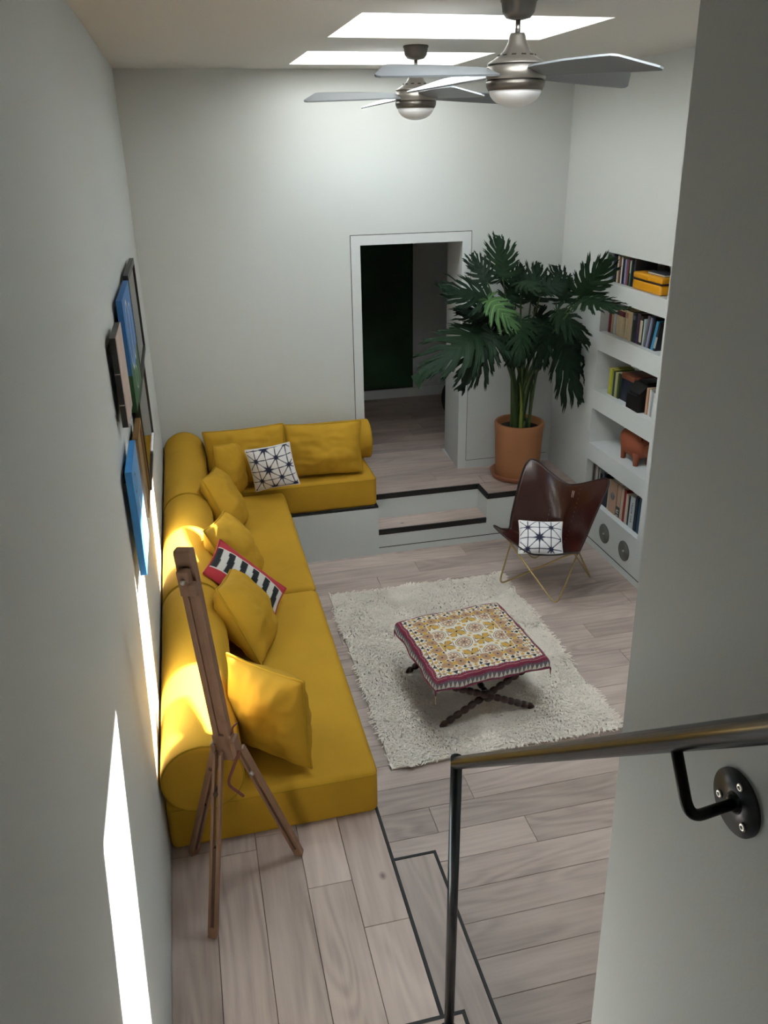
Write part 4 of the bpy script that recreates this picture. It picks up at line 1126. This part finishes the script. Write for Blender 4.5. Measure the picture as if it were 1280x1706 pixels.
for sx in (-1, 1):
    for sy in (-1, 1):
        b_ = Vector((PC.x+sx*.045, PC.y+sy*.080, z+.001))
        MB().tube([b_, b_+Vector((0, 0, .03)), b_+Vector((-sx*.005, -sy*.005, .085))], [.016, .018, .030], 14).build('leg', PIG, pg_)
    e0 = PC+Vector((sx*.045, -.105, .055))
    MB().tube([e0, e0+Vector((sx*.018, -.022, .020)), e0+Vector((sx*.022, -.045, .004))], [.016, .014, .003], 10).build('ear', PIG, pg_)
MB().tube([PC+Vector((0, -.12, -.012)), PC+Vector((0, -.178, -.020)), PC+Vector((0, -.190, -.022))], [.045, .034, .032], 18).build('snout', PIG, pg_)
MB().tube([PC+Vector((0, .15, .03)), PC+Vector((.01, .17, .04)), PC+Vector((0, .172, .02)), PC+Vector((-.008, .168, .03))], .005, 8).build('tail', PIG, pg_)
for o in pg_.children:
    for v in o.data.vertices:
        v.co.x = XR+.135+(v.co.x-XR-.125)*1.12; v.co.y = 5.115+(v.co.y-5.055)*1.14; v.co.z = z+(v.co.z-z)*1.14
loc_children(pg_)
z = niches[4][0]
row('books in the bottom niche', z, [
 (5.596, 5.580, .26, 'a8a8a6', 'thin pale grey book, first at the left'), (5.577, 5.556, .25, '3a3a3c', 'black book, second from the left'),
 (5.553, 5.530, .255, '77756f', 'grey-brown book'), (5.527, 5.500, .25, 'c6c4bf', 'off-white book left of the thin navy one'), (5.497, 5.482, .24, '2a3350', 'thin navy book'),
 (5.479, 5.455, .245, 'b9babb', 'light grey book behind the chair wing'), (5.452, 5.425, .22, '1f2026', 'black book behind the chair wing'), (5.422, 5.398, .23, '5a6a7c', 'slate blue book behind the chair wing'),
 (5.395, 5.360, .24, '2b2b30', 'thick charcoal book behind the chair wing'), (5.357, 5.320, .21, '1b2230', 'dark navy book behind the chair wing'),
 (5.310, 5.290, .22, 'b7ab95', 'beige book left of the pink-tan one'), (5.285, 5.170, .235, 'b08e74', 'very thick tan boxed book with a grey round spot'),
 (5.165, 5.110, .24, 'b89a82', 'thick tan book with a dark label and white marks', dict(band='2e3136', bandz=(.02, .32))), (5.107, 5.070, .235, 'bcae94', 'beige book left of the bright red one'),
 (5.067, 5.035, .235, '8e1c26', 'bright red book'), (5.032, 5.000, .215, 'd3cab4', 'cream book right of the bright red one'), (4.997, 4.975, .21, '1c2226', 'thin black book before the lettered one'),
 (4.972, 4.905, .225, 'b6bcc0', 'thick silver-grey book with black lettering on its spine', dict(txt='TRAFIK CAR')), (4.902, 4.862, .24, '18222e', 'black-blue book right of the lettered one'),
 (4.859, 4.815, .25, '23465c', 'teal blue book at the right end')], 'in the bottom niche', 1.12)
for o in list(bpy.data.objects):
    if o.name.startswith('book') and 'grey round spot' in o.get('label', ''):
        MB().lathe([(0, 0), (.030, 0), (.030, -.0007), (0, -.0007)], (XF-.0002, 5.2275, z+.14), 28, 'x').build('round_spot', mat('spot_grey', '5c5c64', .6), o)
    if o.name.startswith('book') and 'white marks' in o.get('label', ''):
        m = MB()
        for q in (.012, .034, .054): m.box(XF-.0012, XF-.0006, 5.122, 5.153, z+q, z+q+.009)
        m.box(XF-.0012, XF-.0006, 5.145, 5.153, z+.034, z+.06); m.build('white_marks', mat('white_ink', 'd5d5d2', .6), o)
loc_fix = [o for o in bpy.data.objects if o.name.split('.')[0] in ('round_spot', 'white_marks')]
for o in loc_fix: o.matrix_parent_inverse = Matrix.Translation(o.parent.location).inverted()
# round in-wall speakers
SPK = mat('speaker_grille', '65655f', .6, bump=.5, bscale=600)
for (y, lab) in ((5.215, 'round grey in-wall speaker grille, the left one under the bottom niche'), (4.905, 'round grey in-wall speaker grille, the right one under the bottom niche')):
    s__ = empty('speaker', (XR, y, .195), lab, 'speaker', 'round speakers under the niches')
    MB().lathe([(0, -.004), (.078, -.004), (.078, 0), (0, 0)], (XR, y, .195), 48, 'x').build('grille', SPK, s__)
    m = MB()
    for rr in np.linspace(.012, .070, 9): m.tube([(XR-.0045, y+rr*math.cos(a), .195+rr*math.sin(a)) for a in np.linspace(0, 2*PI, 41)[:-1]], .0011, 4, closed=True)
    m.build('grille_ring', mat('speaker_ring', '85857f', .5), s__)
    MB().lathe([(0, -.012), (.006, -.011), (.008, -.006), (.008, -.003), (0, -.003)], (XR, y, .195), 20, 'x').build('centre_cap', mat('speaker_cap', 'c9c9c4', .3, .8), s__)
    loc_children(s__)
# ------------------------------------------------------------------ seen through the doorway
gp = empty('painting', (2.3, HY, .52), 'tall dark green painting on the far wall beyond the doorway', 'painting')
MB().box(1.75, 2.66, HY-.04, HY-.004, .545, 2.55).build('canvas', mat('dark_green_canvas', '244a2b', .6, var=.35, vscale=3), gp)
m = MB(); m.box(1.74, 1.75, HY-.044, HY-.002, .535, 2.56); m.box(2.66, 2.67, HY-.044, HY-.002, .535, 2.56); m.box(1.75, 2.66, HY-.044, HY-.002, .535, .545); m.box(1.75, 2.66, HY-.044, HY-.002, 2.55, 2.56)
m.build('frame', PBLK, gp); loc_children(gp)
gd = empty('pouf', (2.95, 7.6, Q), 'round black ball-shaped pouf just visible behind the right door jamb in the far room', 'pouf')
MB().lathe([(0, Q+.001)]+[(.242*math.sin(t)**.9, Q+.242-.241*math.cos(t)) for t in [PI*i/20 for i in range(1, 20)]]+[(0, Q+.483)], (2.95, 7.6, 0), 40).build('body', mat('black_fabric', '15161a', .8), gd)
MB().lathe([(0, 0), (.016, 0), (.012, .006), (0, .007)], (2.95, 7.6, Q+.481), 16).build('button', mat('black_fabric', '15161a'), gd); loc_children(gd)
